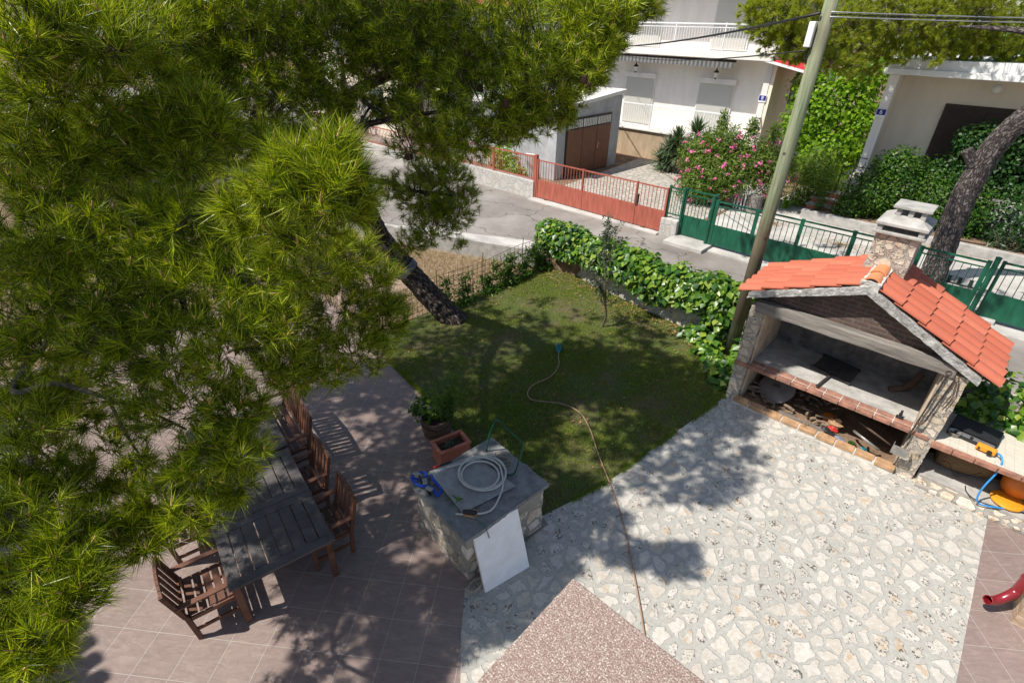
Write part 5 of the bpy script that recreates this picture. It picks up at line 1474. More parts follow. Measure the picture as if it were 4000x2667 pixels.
# ================================================================== VEGETATION
NEAR="-4.98,0.75,6.16,0.36,70 -5.04,1.05,6.06,0.39,70 -5.17,1.43,6.12,0.33,50 -5.20,0.69,5.80,0.42,70 -5.24,1.03,5.72,0.39,60 -5.40,1.44,5.84,0.28,30 -5.46,0.52,5.35,0.36,50 -5.36,0.82,5.33,0.37,50 -5.27,1.11,5.30,0.35,50 -5.09,1.37,5.43,0.31,50 -4.94,1.62,5.55,0.28,50 -4.77,1.65,5.41,0.19,34 -5.07,1.44,5.22,0.33,40 -5.26,0.45,5.04,0.29,40 -3.20,1.65,5.29,0.31,71 -3.35,1.56,5.34,0.25,48 -3.22,1.81,5.23,0.23,52 -3.23,1.81,5.51,0.15,30 -3.25,1.89,5.09,0.18,30 -3.47,1.62,5.01,0.33,48 -3.57,1.46,5.20,0.23,33 -3.80,1.35,5.05,0.24,45 -3.87,1.74,4.52,0.38,55 -3.89,2.14,4.48,0.30,45 -4.13,2.46,4.06,0.29,45 -4.04,2.01,3.97,0.44,60 -4.14,2.51,3.60,0.33,60 -4.29,2.83,3.63,0.19,22 -3.97,2.12,3.48,0.34,55 -3.94,1.74,3.53,0.32,45 -3.95,1.49,3.50,0.23,32 -4.82,0.22,4.81,0.36,45 -4.93,0.53,4.77,0.39,50 -5.00,0.89,4.74,0.42,50 -4.69,1.17,4.74,0.38,45 -4.84,0.07,4.38,0.41,50 -4.70,0.40,4.35,0.42,55 -4.53,0.75,4.33,0.44,55 -4.38,1.11,4.33,0.42,55 -4.13,1.40,4.40,0.35,45 -4.67,0.03,4.15,0.32,38 -4.33,0.36,4.18,0.35,55 -4.14,0.67,4.06,0.42,60 -3.95,1.03,4.02,0.41,60 -3.87,1.39,4.10,0.31,45 -3.85,1.34,3.76,0.25,35 -4.01,0.66,3.64,0.41,55 -3.85,0.93,3.53,0.28,45 -4.34,0.42,3.72,0.30,26 -3.58,0.80,3.33,0.24,45 -3.75,0.59,3.27,0.30,50 -3.62,0.70,2.99,0.21,30 -3.99,0.37,3.01,0.21,18 -3.91,0.17,2.94,0.27,36 -3.67,0.37,2.92,0.27,42 -3.92,-0.06,2.94,0.26,36 -3.72,0.02,2.83,0.20,26 -3.96,-0.25,2.77,0.26,30 -4.82,-0.20,3.50,0.27,18 -4.58,-0.36,3.31,0.29,36 -4.31,-0.27,3.12,0.29,36 -3.96,-0.49,3.28,0.32,48 -3.70,-0.35,3.16,0.26,42 -3.64,-0.60,3.06,0.31,48 -3.40,-0.44,2.99,0.22,36 -3.53,-0.31,3.01,0.17,22 -3.38,-0.72,2.89,0.27,46 -3.38,-0.62,2.75,0.20,26 -3.31,-0.83,2.69,0.24,32"
MID="-7.32,2.37,5.83,0.69,130 -7.02,2.95,5.92,0.76,150 -6.60,2.81,5.28,0.55,90 -6.42,1.95,4.62,0.57,80 -6.43,2.46,4.97,0.49,70 -6.87,3.30,5.70,0.68,120 -6.61,3.85,6.07,0.63,150 -6.66,3.66,5.50,0.43,40 -6.11,4.39,6.17,0.68,200 -6.16,4.24,5.66,0.54,80 -5.61,4.64,5.91,0.73,240 -5.61,4.45,5.30,0.54,120 -5.21,5.13,6.06,0.79,260 -4.78,4.70,5.45,0.71,250 -4.92,4.54,5.02,0.42,100 -4.56,5.42,6.07,0.76,260 -4.21,5.04,5.62,0.59,230 -4.39,4.89,5.25,0.46,130 -4.04,5.70,6.22,0.49,180 -3.96,5.41,5.79,0.39,120 -3.88,5.95,6.35,0.34,90 -3.69,6.18,6.42,0.22,45 -4.10,5.21,5.32,0.25,50 -3.86,5.65,5.97,0.25,60 -6.27,4.63,4.72,0.36,50 -6.68,5.39,4.17,0.48,80 -5.69,2.35,4.01,0.59,80 -6.11,1.72,4.06,0.57,60 -6.91,0.97,4.04,0.62,60 -7.42,0.88,4.62,0.57,60 -6.42,1.19,3.82,0.57,60 -6.37,-0.22,3.31,0.63,70 -6.32,-0.08,2.89,0.53,50 -5.77,-0.40,2.97,0.44,50 -5.88,0.18,3.25,0.46,50 -6.27,0.09,4.12,0.56,60 -6.33,0.51,4.15,0.59,60 -5.96,0.85,4.15,0.50,50 -7.19,0.60,5.21,0.63,70 -7.26,1.11,5.35,0.66,70 -7.18,1.63,5.36,0.61,60 -7.47,0.94,5.93,0.67,70 -7.27,2.34,6.09,0.71,110 -7.25,2.72,6.17,0.74,120 -7.47,2.19,6.24,0.61,80 -7.45,3.21,6.22,0.73,130 -7.65,3.71,6.09,0.79,130 -7.46,4.01,6.24,0.74,130 -6.99,4.50,6.30,0.74,140 -6.95,2.25,5.51,0.43,60 -6.92,2.63,5.58,0.50,70 -6.22,2.67,4.97,0.34,40 -7.25,3.48,5.37,0.51,60 -6.41,5.04,6.32,0.74,140 -6.12,1.82,4.42,0.42,40 -6.43,1.60,4.50,0.42,40 -5.16,1.58,3.61,0.49,60 -5.61,1.16,3.60,0.53,60 -5.62,0.69,3.58,0.46,50 -4.77,1.99,3.40,0.41,50 -5.20,-0.56,2.68,0.37,40 -4.53,-0.58,2.45,0.31,40 -4.37,-0.89,2.17,0.30,40 -6.77,4.41,5.77,0.40,70 -6.44,4.72,5.78,0.40,80 -6.60,4.07,5.18,0.34,45 -6.29,4.41,5.23,0.34,60 -6.56,3.67,5.21,0.33,50 -6.53,3.23,4.85,0.33,50 -6.99,4.73,6.01,0.53,100 -5.68,4.61,4.80,0.29,50"
BACK="-8.79,1.74,4.20,0.60,120 -8.31,2.28,4.32,0.60,120 -7.83,2.64,4.23,0.54,110 -9.01,1.34,4.35,0.58,110 -9.44,0.85,4.23,0.58,110 -9.13,2.23,4.61,0.62,120 -8.54,2.79,4.62,0.56,110 -9.70,1.83,4.75,0.62,110 -9.93,1.38,4.66,0.62,110 -10.17,0.83,4.63,0.60,90 -7.43,2.93,4.13,0.42,70 -5.71,1.94,4.11,0.37,60 -5.44,2.20,4.12,0.33,50 -6.27,1.68,4.03,0.39,60 -6.76,1.42,4.27,0.39,60 -4.58,1.92,3.99,0.25,40 -7.56,4.11,5.13,0.44,50 -8.34,3.29,5.00,0.50,80 -7.71,3.43,4.66,0.49,60 -9.48,3.04,5.38,0.65,110 -9.20,3.58,5.73,0.65,110 -7.17,0.37,3.83,0.47,60 -7.18,0.82,4.00,0.43,60 -7.51,0.25,4.07,0.47,60 -4.76,1.63,3.84,0.33,50 -5.54,1.65,3.95,0.36,50"
GAP=" -5.28,-0.08,3.31,0.23,22 -5.03,0.10,3.25,0.19,16 -4.68,0.16,3.13,0.15,10 -4.80,-0.08,2.97,0.18,18 -4.59,0.38,3.29,0.22,20 -5.26,-0.26,3.08,0.23,22 -4.41,0.10,2.96,0.18,16 -5.61,-0.20,3.34,0.27,28 -5.38,0.07,3.41,0.23,24 -4.40,-0.06,2.94,0.17,20 -5.16,-0.55,2.80,0.26,26 -4.32,0.26,3.05,0.14,12"
FAR="-7.3,5.5,3.7,0.38,60 -7.0,5.7,3.5,0.40,60 -6.91,5.20,3.81,0.60,130 -6.63,5.67,4.06,0.42,90 -6.34,5.53,3.58,0.42,110 -6.55,5.14,3.33,0.50,120 -7.10,4.79,3.92,0.31,50 -6.72,4.80,3.11,0.32,50 -6.31,5.74,3.80,0.21,30 -6.18,5.41,3.06,0.14,12"
EX2=" -6.98,17.74,6.54,0.62,90 -6.20,17.84,5.81,0.62,90 -5.75,18.09,5.60,0.50,60 -4.47,20.47,5.15,0.53,50 -6.66,17.77,6.23,0.62,80 -5.52,18.57,5.93,0.69,90 -5.84,18.54,6.25,0.75,100 -3.94,21.83,6.20,1.20,160 -2.78,22.92,6.23,1.20,160 -1.61,23.82,6.03,1.07,140 -4.00,22.25,6.77,1.20,140 -2.59,23.67,6.92,1.20,140 -5.41,20.84,6.62,1.07,140 -4.57,20.25,5.95,0.78,100 -3.75,20.70,5.58,0.45,40 -2.90,21.68,5.83,0.58,60 -2.29,22.35,5.96,0.65,70 -1.18,23.07,5.60,0.58,60"
# ---------------------------------------------------------------- lawn grass
def in_poly(P_, poly):
    x, y = P_[:, 0], P_[:, 1]; c = np.zeros(len(P_), bool); j = len(poly) - 1
    for i in range(len(poly)):
        xi, yi = poly[i]; xj, yj = poly[j]
        c ^= ((yi > y) != (yj > y)) & (x < (xj - xi) * (y - yi) / (yj - yi + 1e-12) + xi); j = i
    return c
def vnoise(p, s, seed):
    r = np.random.default_rng(seed); G = r.random((64, 64))
    q = p * s; i = np.floor(q).astype(int); f = q - i; f = f * f * (3 - 2 * f)
    g = lambda a, b: G[(i[:, 0] + a) % 64, (i[:, 1] + b) % 64]
    return (g(0, 0) * (1 - f[:, 0]) + g(1, 0) * f[:, 0]) * (1 - f[:, 1]) + (g(0, 1) * (1 - f[:, 0]) + g(1, 1) * f[:, 0]) * f[:, 1]
def blades(pts, h, wd, lean=0.5):
    n = len(pts)
    a = rng.uniform(0, 6.283, n)
    L_ = h * rng.uniform(0.6, 1.3, n)
    d = np.stack([np.cos(a) * lean * rng.uniform(0.2, 1, n), np.sin(a) * lean * rng.uniform(0.2, 1, n), np.ones(n)], 1)
    tip = pts + d * L_[:, None]
    b = a + rng.uniform(0.8, 2.2, n)
    wv = np.stack([np.cos(b), np.sin(b), np.zeros(n)], 1) * wd / 2
    return np.stack([pts - wv, pts + wv, tip], 1).reshape(-1, 3), np.arange(n * 3).reshape(-1, 3)
LP = [(-8.43, 5.09), (-3.16, 4.19), (-2.85, 5.35), (-2.72, 6.6), (-2.46, 8.9), (-2.4, 10.9), (-9.2, 11.5), (-9.3, 5.6)]
p = np.stack([rng.uniform(-9.4, -2.4, 260000), rng.uniform(4.1, 11.6, 260000)], 1)
p = p[in_poly(p, LP)]
dens = vnoise(p, 0.9, 3) * 0.6 + vnoise(p, 3.1, 4) * 0.4
edge = np.hypot(p[:, 0] + 3.0, p[:, 1] - 4.8)
p = p[rng.random(len(p)) < np.clip((dens - 0.22) * 2.2, 0.12, 1) * np.clip(edge / 1.6, 0.35, 1)]
n = 16000
t_ = rng.random(n)
eg = [((-8.43, 5.09), (-3.16, 4.19)), ((-3.16, 4.19), (-2.85, 5.35)), ((-2.85, 5.35), (-2.72, 6.6)), ((-2.72, 6.6), (-2.46, 8.9))]
ln = np.array([math.dist(*e) for e in eg]); pick = rng.choice(4, n, p=ln / ln.sum())
A_ = np.array([e[0] for e in eg])[pick]; B_ = np.array([e[1] for e in eg])[pick]
q = A_ + (B_ - A_) * t_[:, None] + rng.normal(0, 0.028, (n, 2))
q = q[vnoise(q, 2.3, 12) > 0.35]
cl_ = np.repeat(np.stack([rng.uniform(-9, -2.6, 420), rng.uniform(5, 11, 420)], 1), 26, 0)
cl_ = cl_ + rng.normal(0, 0.045, cl_.shape)
cl_ = cl_[in_poly(cl_, LP)]
p = np.concatenate([p, q, cl_])
v, f = blades(np.c_[p, np.full(len(p), -0.005)], 0.042, 0.011, 1.0)
tag(np_mesh('grass', v, f, ['grass']), kind='stuff')
# tufts along the lawn edges and weeds in the corners
p = np.stack([rng.uniform(-16, -9.25, 45000), rng.uniform(5.4, 11.0, 45000)], 1)
p = p[in_poly(p, [(-16, 5.9), (-9.3, 5.35), (-9.25, 11.0), (-12.3, 9.75), (-16, 8.5)])]
p = p[vnoise(p, 0.8, 9) > 0.30]
v, f = blades(np.c_[p, np.full(len(p), -0.02)], 0.13, 0.010, 1.2)
tag(np_mesh('dry_grass', v, f, ['drygrass']), kind='stuff')
n = 900
t_ = rng.random(n)
p = np.c_[-9.0 + 6.2 * t_, 11.35 - 0.62 * t_ - np.abs(rng.normal(0, 0.45, n)), np.full(n, 0.03)]
q = np.c_[rng.uniform(-9.0, -3, 500), rng.uniform(5.5, 10.5, 500), np.full(500, 0.025)]
p = np.concatenate([p, q])
v, f = leaves(p, np.tile([0, 0, 1.0], (len(p), 1)), 0.05, 0.7, 0.4, 0.35)
tag(np_mesh('fallen_leaves', v, f, ['fallen']), kind='stuff')

# ---------------------------------------------------------------- wire fence with climbing weeds
wf = thing('wire_fence', 'rusty square mesh wire fence between lawn and dry bed', 'fence', (-9.15, 0, 0))
ms_ = MB()
y0, y1 = 5.4, 11.5
for k in range(int((y1 - y0) / 0.15) + 1):
    y = y0 + k * 0.15
    lean = 0.05 * math.sin(k * 0.35)
    ms_.tube([(lean * 0.2, y, 0), (lean, y + 0.012 * math.sin(k), 0.92)], 0.0065, 4)
for k in range(7):
    z = 0.06 + k * 0.14
    ms_.tube([(0.05 * math.sin(j * 0.35 * 4) * z, y0 + j * 0.6, z + 0.02 * math.sin(j + k)) for j in range(11)], 0.0065, 4)
ms_.build('mesh', 'rust', wf)
for y in (5.6, 7.2, 8.75, 10.3, 11.45):
    MB().tube([(0.02, y, -0.05), (0.03, y + 0.02, 1.12)], 0.009, 6).build('rod', 'rust', wf)
for i, (y, r_) in enumerate(((8.1, .35), (8.9, .3), (9.7, .42), (10.4, .36), (11.0, .32), (7.4, .25))):
    cp = thing('climbing_weed', ['small straggly weed low on the wire fence near the trunk', 'thin leafy weed climbing the middle of the wire fence', 'bushy weed in the middle of the wire fence', 'reddish leafed climber on the upper wire fence', 'dense green climber at the wall end of the wire fence', 'sparse weed behind the pine trunk on the wire fence'][i], 'plant', (-9.1, y, 0), group='weeds on the wire fence')
    bush('foliage', [((0, 0, 0.3), (0.16, r_ * 1.3, 0.30), 1.0), ((0.03, rng.uniform(-.3, .3), 0.65), (0.1, r_ * 0.9, 0.25), 0.35), ((0.14, rng.uniform(-.2, .2), 0.1), (0.26, r_ * 1.5, 0.14), 0.7)], 0.10, ['weed', 'hedge', 'weed', 'hedge', 'weed', 'hedge'][i], cp, 0.45, 260 + 260 * (i in (2, 4)), 0.8, 0.1)
    sm = MB()
    for k in range(5):
        sm.tube([(0.02, random.uniform(-r_, r_), 0), (0.03, random.uniform(-r_, r_), 0.4), (0.05, random.uniform(-r_ * 1.4, r_ * 1.4), random.uniform(0.5, 1.0))], 0.005, 4)
    sm.build('stems', 'stem', cp)

# ---------------------------------------------------------------- ivy on the garden wall
def ivy(name, lb, spots, size, per, mat='ivy', cat='ivy', top=None):
    V_, F_, o_ = [], [], 0
    for c, r, k in spots:
        d = unit(rng.normal(0, 1, (int(per * k), 3)))
        pp = np.array(c) + d * np.array(r) * rng.uniform(0.8, 1.02, (len(d), 1))
        keep = d[:, 2] > -0.55
        pp, d = pp[keep], d[keep]
        nr = unit(d / np.array(r) * min(r) + np.array([-0.1, -0.35, 0.35]))
        v, f = leaves(pp, nr, size, 0.92, 0.28, 0.38, 0.1, 0.6, True)
        V_.append(v); F_.append(f + o_); o_ += len(v)
    return tag(np_mesh(name, np.concatenate(V_), np.concatenate(F_), [mat]), lb, cat)
sp_ = []
rs = random.Random(11)
for k in range(29):
    t = k / 28
    x = -9.25 + 7.5 * t
    yw = np.interp(x, [-9.15, -6.4, -4.6, -2.3], [11.55, 11.12, 10.86, 10.85])
    top = 1.16 + rs.uniform(-0.08, 0.10) + 0.36 * max(0, t - 0.35)
    if x > -3.5: yw += 0.22
    sp_.append(((x, yw + 0.10, top - 0.16), (0.36, 0.38 + rs.uniform(0, .08), 0.34), 1.0))
    dr_ = 0.16 + rs.uniform(-0.14, 0.18) + 0.10 * (t > 0.45) + 0.35 * (t > 0.9)
    if -3.45 < x < -2.8: continue
    sp_.append(((x + rs.uniform(-.1, .1), yw - 0.12, top - 0.30 - dr_ * 0.5), (0.32, 0.20, 0.20 + dr_ * 0.45), 0.9))
for x, y, z in ((-3.62, 10.62, 0.30), (-3.45, 10.35, 0.08), (-3.35, 10.0, 0.06), (-3.05, 9.75, 0.06), (-2.85, 9.5, 0.06), (-3.75, 10.6, 0.10), (-2.65, 10.2, 0.3), (-2.62, 9.8, 0.15), (-4.0, 10.6, 0.06), (-2.55, 10.6, 0.7), (-2.62, 9.3, 0.07)):
    sp_.append(((x, y, z), (0.30, 0.26, 0.20 + z * 0.3), 0.55))
ivy('ivy', 'thick glossy ivy covering the garden wall left of the wooden pole', sp_, 0.165, 230)
sp_ = []
for k in range(9):
    x = 0.95 + k * 0.36
    sp_.append(((x, 10.55, 1.05 + 0.1 * math.sin(k * 2)), (0.42, 0.55, 0.42), 1.0))
    sp_.append(((x, 10.25, 0.86), (0.36, 0.36, 0.16), 0.5))
ivy('ivy', 'bright ivy mound spilling over the side counter right of the barbecue roof', sp_, 0.13, 250)
tag(ivy('ivy_shoot', 'short ivy shoot reaching up in front of the green gate', [((0.98, 11.2, 1.35), (0.16, 0.16, 0.2), 0.35)], 0.11, 250), cat='ivy')

# slender olive sapling on the lawn
ol = thing('olive_sapling', 'slender grey leaved olive sapling standing on the lawn before the ivy', 'tree', (-5.78, 9.49, 0))
MB().tube(smooth([(0, 0, -0.02), (0.05, 0.03, 0.3), (0.02, 0.0, 0.6), (-0.05, 0, 1.1), (-0.12, 0, 1.7), (-0.18, 0, 2.3)], 4), [0.032 - 0.0011 * i for i in range(21)], 6).build('trunk', 'stem', ol)
br_ = MB(); lp, lnn = [], []
for k in range(62):
    z = random.uniform(0.5, 2.2); a = random.uniform(0, 6.28); r_ = random.uniform(0.25, 0.8) * (1 - abs(z - 1.2) / 1.7)
    b0 = Vector((-0.08 * z + 0.04, 0, z)); b1 = b0 + Vector((math.cos(a) * r_, math.sin(a) * r_, random.uniform(0.15, 0.5)))
    br_.tube([b0, b0.lerp(b1, .5) + Vector((0, 0, .03)), b1], [0.006, 0.004, 0.002], 4)
    for q in range(24):
        lp.append(b0.lerp(b1, random.uniform(0.2, 1.02))); lnn.append((random.gauss(0, 1), random.gauss(0, 1), random.gauss(0, 1)))
br_.build('branches', 'stem', ol)
v, f = leaves(np.array(lp), np.array(lnn), 0.085, 0.30, 0.1, 0.2)
np_mesh('crown', v, f, ['olive'], None, ol)

# ---------------------------------------------------------------- shrubs beyond the street
od = thing('oleander_bush', 'large oleander bush dotted with pink flowers behind the green wicket', 'bush', (-7.7, 19.6, 0.5))
ob = [((0, 0, 1.1), (1.5, 1.1, 1.0), 3.0), ((-1.1, 0.3, 1.5), (0.9, 0.8, 0.8), 1.4), ((0.7, 0.4, 1.7), (1.0, 0.8, 0.8), 1.4), ((-0.2, 0.2, 2.1), (0.8, 0.7, 0.7), 1.0), ((1.6, 0.6, 1.4), (0.8, 0.7, 1.0), 1.0), ((-0.6, -0.6, 0.6), (0.9, 0.6, 0.6), 0.9), ((0.6, 0.3, 2.7), (0.2, 0.2, 0.4), 0.12), ((-0.5, 0.3, 2.75), (0.2, 0.2, 0.5), 0.12), ((1.3, 0.4, 2.6), (0.2, 0.2, 0.4), 0.1), ((2.6, 2.0, 1.3), (0.9, 0.9, 1.0), 1.0)]
bush('foliage', ob, 0.17, 'oleander', od, 0.21, 3200, 0.7, 0.35, 0.5)
sm = MB()
for k in range(26):
    a = random.uniform(0, 6.28); r_ = random.uniform(0.3, 1.5)
    sm.tube([(0.3 * math.cos(a), 0.2 * math.sin(a), 0), (r_ * 0.6 * math.cos(a), r_ * 0.5 * math.sin(a), 0.9), (r_ * math.cos(a), r_ * 0.7 * math.sin(a), random.uniform(1.5, 2.6))], [0.02, 0.014, 0.006], 5)
sm.build('stems', 'twig', od)
fp, fd_ = [], []
for c, r, k in ob[:6]:
    pp, dd = blob_points(c, r, int(26 * k), 1.0)
    s = (dd[:, 1] < 0.4)
    for p0, d0 in zip(pp[s], dd[s]):
        for q in range(7):
            fp.append(p0 + rng.normal(0, 0.035, 3)); fd_.append(d0)
v, f = leaves(np.array(fp), np.array(fd_) + np.array([0, -0.3, 0.2]), 0.075, 0.85, 0.2, 0.6)
np_mesh('blossom', v, f, ['pink'], None, od)

def rosette(name, lb, loc, heads, L_, nl):
    t = thing(name, lb, 'yucca', loc, group='yuccas beside the courtyard')
    V_, F_, o_ = [], [], 0
    tk_ = MB()
    for hx, hy, hz in heads:
        tk_.tube([(hx * 0.4, hy * 0.4, 0), (hx, hy, hz)], [0.08, 0.06], 7)
        for k in range(nl):
            a = rng.uniform(0, 6.283); el = rng.uniform(-0.55, 1.45)
            d = np.array([math.cos(a) * math.cos(el), math.sin(a) * math.cos(el), math.sin(el)])
            s = np.array([-math.sin(a), math.cos(a), 0]) * 0.022
            b = np.array([hx, hy, hz]); l = L_ * rng.uniform(0.75, 1.1)
            m_ = b + d * l * 0.55; e = b + d * l + np.array([0, 0, -0.12 * l])
            V_.append(np.array([b - s, b + s, m_ + s * 1.3, m_ - s * 1.3, e])); F_.append(np.array([[0, 1, 2], [0, 2, 3], [3, 2, 4]]) + o_); o_ += 5
    tk_.build('trunk', 'twig', t)
    np_mesh('leaves', np.concatenate(V_), np.concatenate(F_), ['yucca'], None, t)
rosette('yucca', 'spiky yucca clump in front of the white house foundation', (-11.2, 22.8, 0.5), [(0, 0, 1.3), (0.7, 0.2, 1.7), (-0.4, 0.1, 0.9), (1.3, 0, 1.3), (0.3, -0.2, 0.8), (0.9, -0.2, 0.7)], 0.9, 150)
rosette('yucca', 'smaller low yucca at the left foot of the big yucca clump', (-12.0, 23.0, 0.5), [(0, 0, 0.4), (0.5, -0.2, 0.3), (0.3, 0.2, 0.7)], 0.8, 130)
fg = thing('broadleaf_tree', 'bright green broad leaved tree between the two houses', 'tree', (-5.6, 25.0, 0.5))
MB().tube([(0, 0, 0), (0.1, 0.1, 1.2), (-0.2, 0.2, 2.6), (-0.1, 0.2, 3.6)], [0.11, 0.09, 0.06, 0.03], 8).tube([(0.1, 0.1, 1.2), (0.7, 0, 2.4), (0.8, 0, 3.4)], [0.06, 0.04, 0.02], 6).tube([(0.1, 0.1, 1.0), (-0.9, -0.2, 2.2), (-1.2, -0.2, 3.2)], [0.06, 0.04, 0.02], 6).build('trunk', 'twig', fg)
bush('crown', [((0, 0, 3.2), (1.4, 1.1, 1.3), 1.6), ((-1.2, -0.2, 2.4), (1.1, 0.9, 1.2), 1.2), ((0.8, -0.3, 2.2), (0.8, 0.9, 1.3), 1.1), ((0, -0.5, 1.4), (1.4, 0.8, 1.0), 1.2), ((0.2, 0, 4.3), (1.2, 1, 0.8), 0.9), ((-1.6, 0.5, 3.6), (0.9, 0.9, 1.0), 0.8)], 0.17, 'fig', fg, 0.75, 1300, 0.5, 0.45, 0.5, 0.3)
fg2 = thing('broadleaf_tree', 'second bright broad leaved tree behind the roof of the beige house', 'tree', (-2.4, 31.5, 0.5))
MB().tube([(0, 0, 0), (0.1, 0.1, 2.5), (0, 0.2, 5.0)], [0.13, 0.09, 0.04], 8).build('trunk', 'twig', fg2)
bush('crown', [((0, 0, 5.2), (2.2, 1.5, 1.2), 2), ((3, 0, 5.3), (2.2, 1.5, 1.1), 2), ((-2.4, 0, 4.6), (1.4, 1.2, 1.4), 1.2), ((6, 0, 5.4), (2, 1.4, 1.1), 1.6)], 0.2, 'fig', fg2, 0.7, 900, 0.5, 0.45, 0.5, 0.2)
rsb = tag(bush('feathery_bush', [((-5.0, 22.2, 0.95), (0.75, 0.6, 0.55), 1.6), ((-5.5, 21.7, 0.8), (0.6, 0.5, 0.45), 1.0), ((-4.7, 22.9, 1.1), (0.55, 0.6, 0.5), 1.0)], 0.10, 'rosemary', None, 0.16, 3000, 0.5, 0.3, 0.9), 'feathery bright green bush right of the wooden pole', 'bush')
hl = thing('hollyhock', 'plant with one big pink flower in front of the feathery bush', 'flower', (-5.62, 21.2, 0.5))
MB().tube([(0, 0, 0), (0.03, 0, 0.5), (0.0, 0, 1.0)], 0.012, 5).build('stem', 'stem', hl)
v, f = leaves(rng.normal(0, 1, (40, 3)) * [0.25, 0.2, 0.14] + [-0.1, -0.2, 0.25], np.tile([0, -0.3, 1.0], (40, 1)), 0.18, 0.9, 0.2, 0.5)
np_mesh('leaves', v, f, ['fig'], None, hl)
v, f = leaves(np.tile([0.0, -0.03, 1.0], (16, 1)) + rng.normal(0, 0.02, (16, 3)), np.tile([0, -1.0, 0.6], (16, 1)), 0.13, 0.9, 0.2, 0.5)
np_mesh('flower', v, f, ['pink'], None, hl)
hd = tag(bush('hedge', [((-3.2, 21.2, 1.5), (0.9, 0.7, 1.0), 1.5), ((-2.4, 21.2, 1.8), (0.9, 0.7, 1.2), 1.6), ((-1.5, 21.3, 1.5), (0.9, 0.7, 1.1), 1.5), ((-3.6, 20.9, 0.9), (0.6, 0.5, 0.6), 0.7), ((-2.6, 21.0, 2.5), (0.6, 0.5, 0.7), 0.8), ((-0.6, 21.3, 1.4), (0.8, 0.6, 1.0), 1.2), ((-3.1, 21.1, 2.5), (0.4, 0.4, 0.4), 0.3)], 0.10, 'hedge', None, 0.55, 2300, 0.5, 0.4, 0.5), 'dense green hedge bush in front of the beige house pillar', 'bush')
tag(bush('small_cypress_bush', [((-4.45, 20.75, 1.0), (0.22, 0.22, 0.55), 0.5)], 0.09, 'hedge', None, 0.2, 1600, 0.5, 0.3, 0.8), 'small upright dark bush beside the garden steps', 'bush')
cr = tag(bush('creeper', [((0.3, 22.5, 2.7), (1.5, 0.5, 1.4), 2.2), ((-0.7, 22.6, 2.4), (1.0, 0.45, 1.5), 1.5), ((-1.5, 22.5, 1.9), (0.8, 0.45, 1.1), 1.0), ((-0.9, 22.4, 3.3), (0.9, 0.4, 0.6), 0.8), ((1.8, 22.4, 2.4), (1.5, 0.5, 1.6), 2.2), ((1.2, 21.5, 1.3), (2.6, 0.7, 1.0), 2.2), ((3.8, 22, 2.4), (2, 0.6, 1.7), 2), ((-0.4, 22.4, 3.4), (0.9, 0.35, 0.5), 0.6)], 0.11, 'ivy_dark', None, 0.75, 1800, 0.45, 0.6, 0.4), 'dark creeper covering the doorway and wall of the beige house', 'creeper')
v_ = []
tag(bush('shade_plants', [((0.6, 20.75, 0.95), (0.5, 0.4, 0.35), 0.5), ((1.6, 20.7, 0.95), (0.6, 0.4, 0.35), 0.6), ((2.6, 20.8, 1.0), (0.6, 0.4, 0.4), 0.6)], 0.25, 'yucca', None, 0.12, 500, 0.5, 0.2, 0.8), 'low strappy leaved plants growing in the shade behind the big trunk', 'plants')
nl = tag(bush('pine_litter', [((-3.9, 17.0, 0.49), (0.9, 0.5, 0.02), 1.2), ((-3.0, 18.3, 0.49), (1.4, 0.8, 0.02), 1.2), ((-5.3, 18.8, 0.49), (0.7, 0.5, 0.04), 1.0), ((-1.0, 20.0, 0.49), (3, 0.15, 0.02), 0.8)], 0.10, 'fallen', None, 0.12, 700, 0.2, 0.0, 0.0), kind='stuff')
# bushes in the front garden left of the garage
tag(bush('garden_bush', [((-15.6, 16.2, 1.3), (1.0, 0.6, 0.9), 1.2), ((-14.6, 16.0, 0.9), (0.6, 0.4, 0.5), 0.6)], 0.14, 'fig', None, 0.6, 900, 0.5, 0.3, 0.5), 'leafy green bush behind the red railing beside the garage', 'bush')

# ---------------------------------------------------------------- background trees
def far_tree(lb, loc, s, mat):
    t = thing('background_tree', lb, 'tree', loc, group='trees beyond the houses')
    MB().tube([(0, 0, 0), (0.1 * s, 0, 1.4 * s), (0, 0.1, 2.6 * s)], [0.16 * s, 0.12 * s, 0.06 * s], 8).build('trunk', 'bark', t)
    bush('crown', [((rng.uniform(-1, 1) * s, rng.uniform(-1, 1) * s, (2.4 + rng.uniform(-.5, 1.2)) * s), (0.9 * s, 0.9 * s, 0.65 * s), 1) for k in range(8)], 0.14 * s, mat, t, 0.35, 450, 0.6, 0.4, 0.4)
far_tree('dense green tree far left beyond the street', (-34, 10, 0.47), 2.2, 'hedge')
far_tree('lighter green tree far left behind the first one', (-40, 17, 0.47), 2.6, 'fig')
far_tree('tall dark tree behind the garage', (-24, 29, 0.47), 2.2, 'hedge')
far_tree('green tree at the corner behind the white house', (-27, 36, 0.47), 2.8, 'oleander')
far_tree('small green tree behind the far end of the red railing', (-20.5, 18, 0.47), 1.2, 'hedge')
far_tree('bushy tree beside the far house', (-24, 18.5, 0.47), 1.5, 'oleander')
far_tree('round dark tree in front of the far house', (-29, 17.2, 0.47), 1.5, 'hedge')
far_tree('tall green tree at the back of the garage', (-20, 25, 0.47), 2.3, 'hedge')
far_tree('wide dark tree left of the far house', (-36, 22, 0.47), 2.6, 'oleander')
far_tree('dark tree beyond the beige house', (4, 38, 0.47), 2.4, 'hedge')

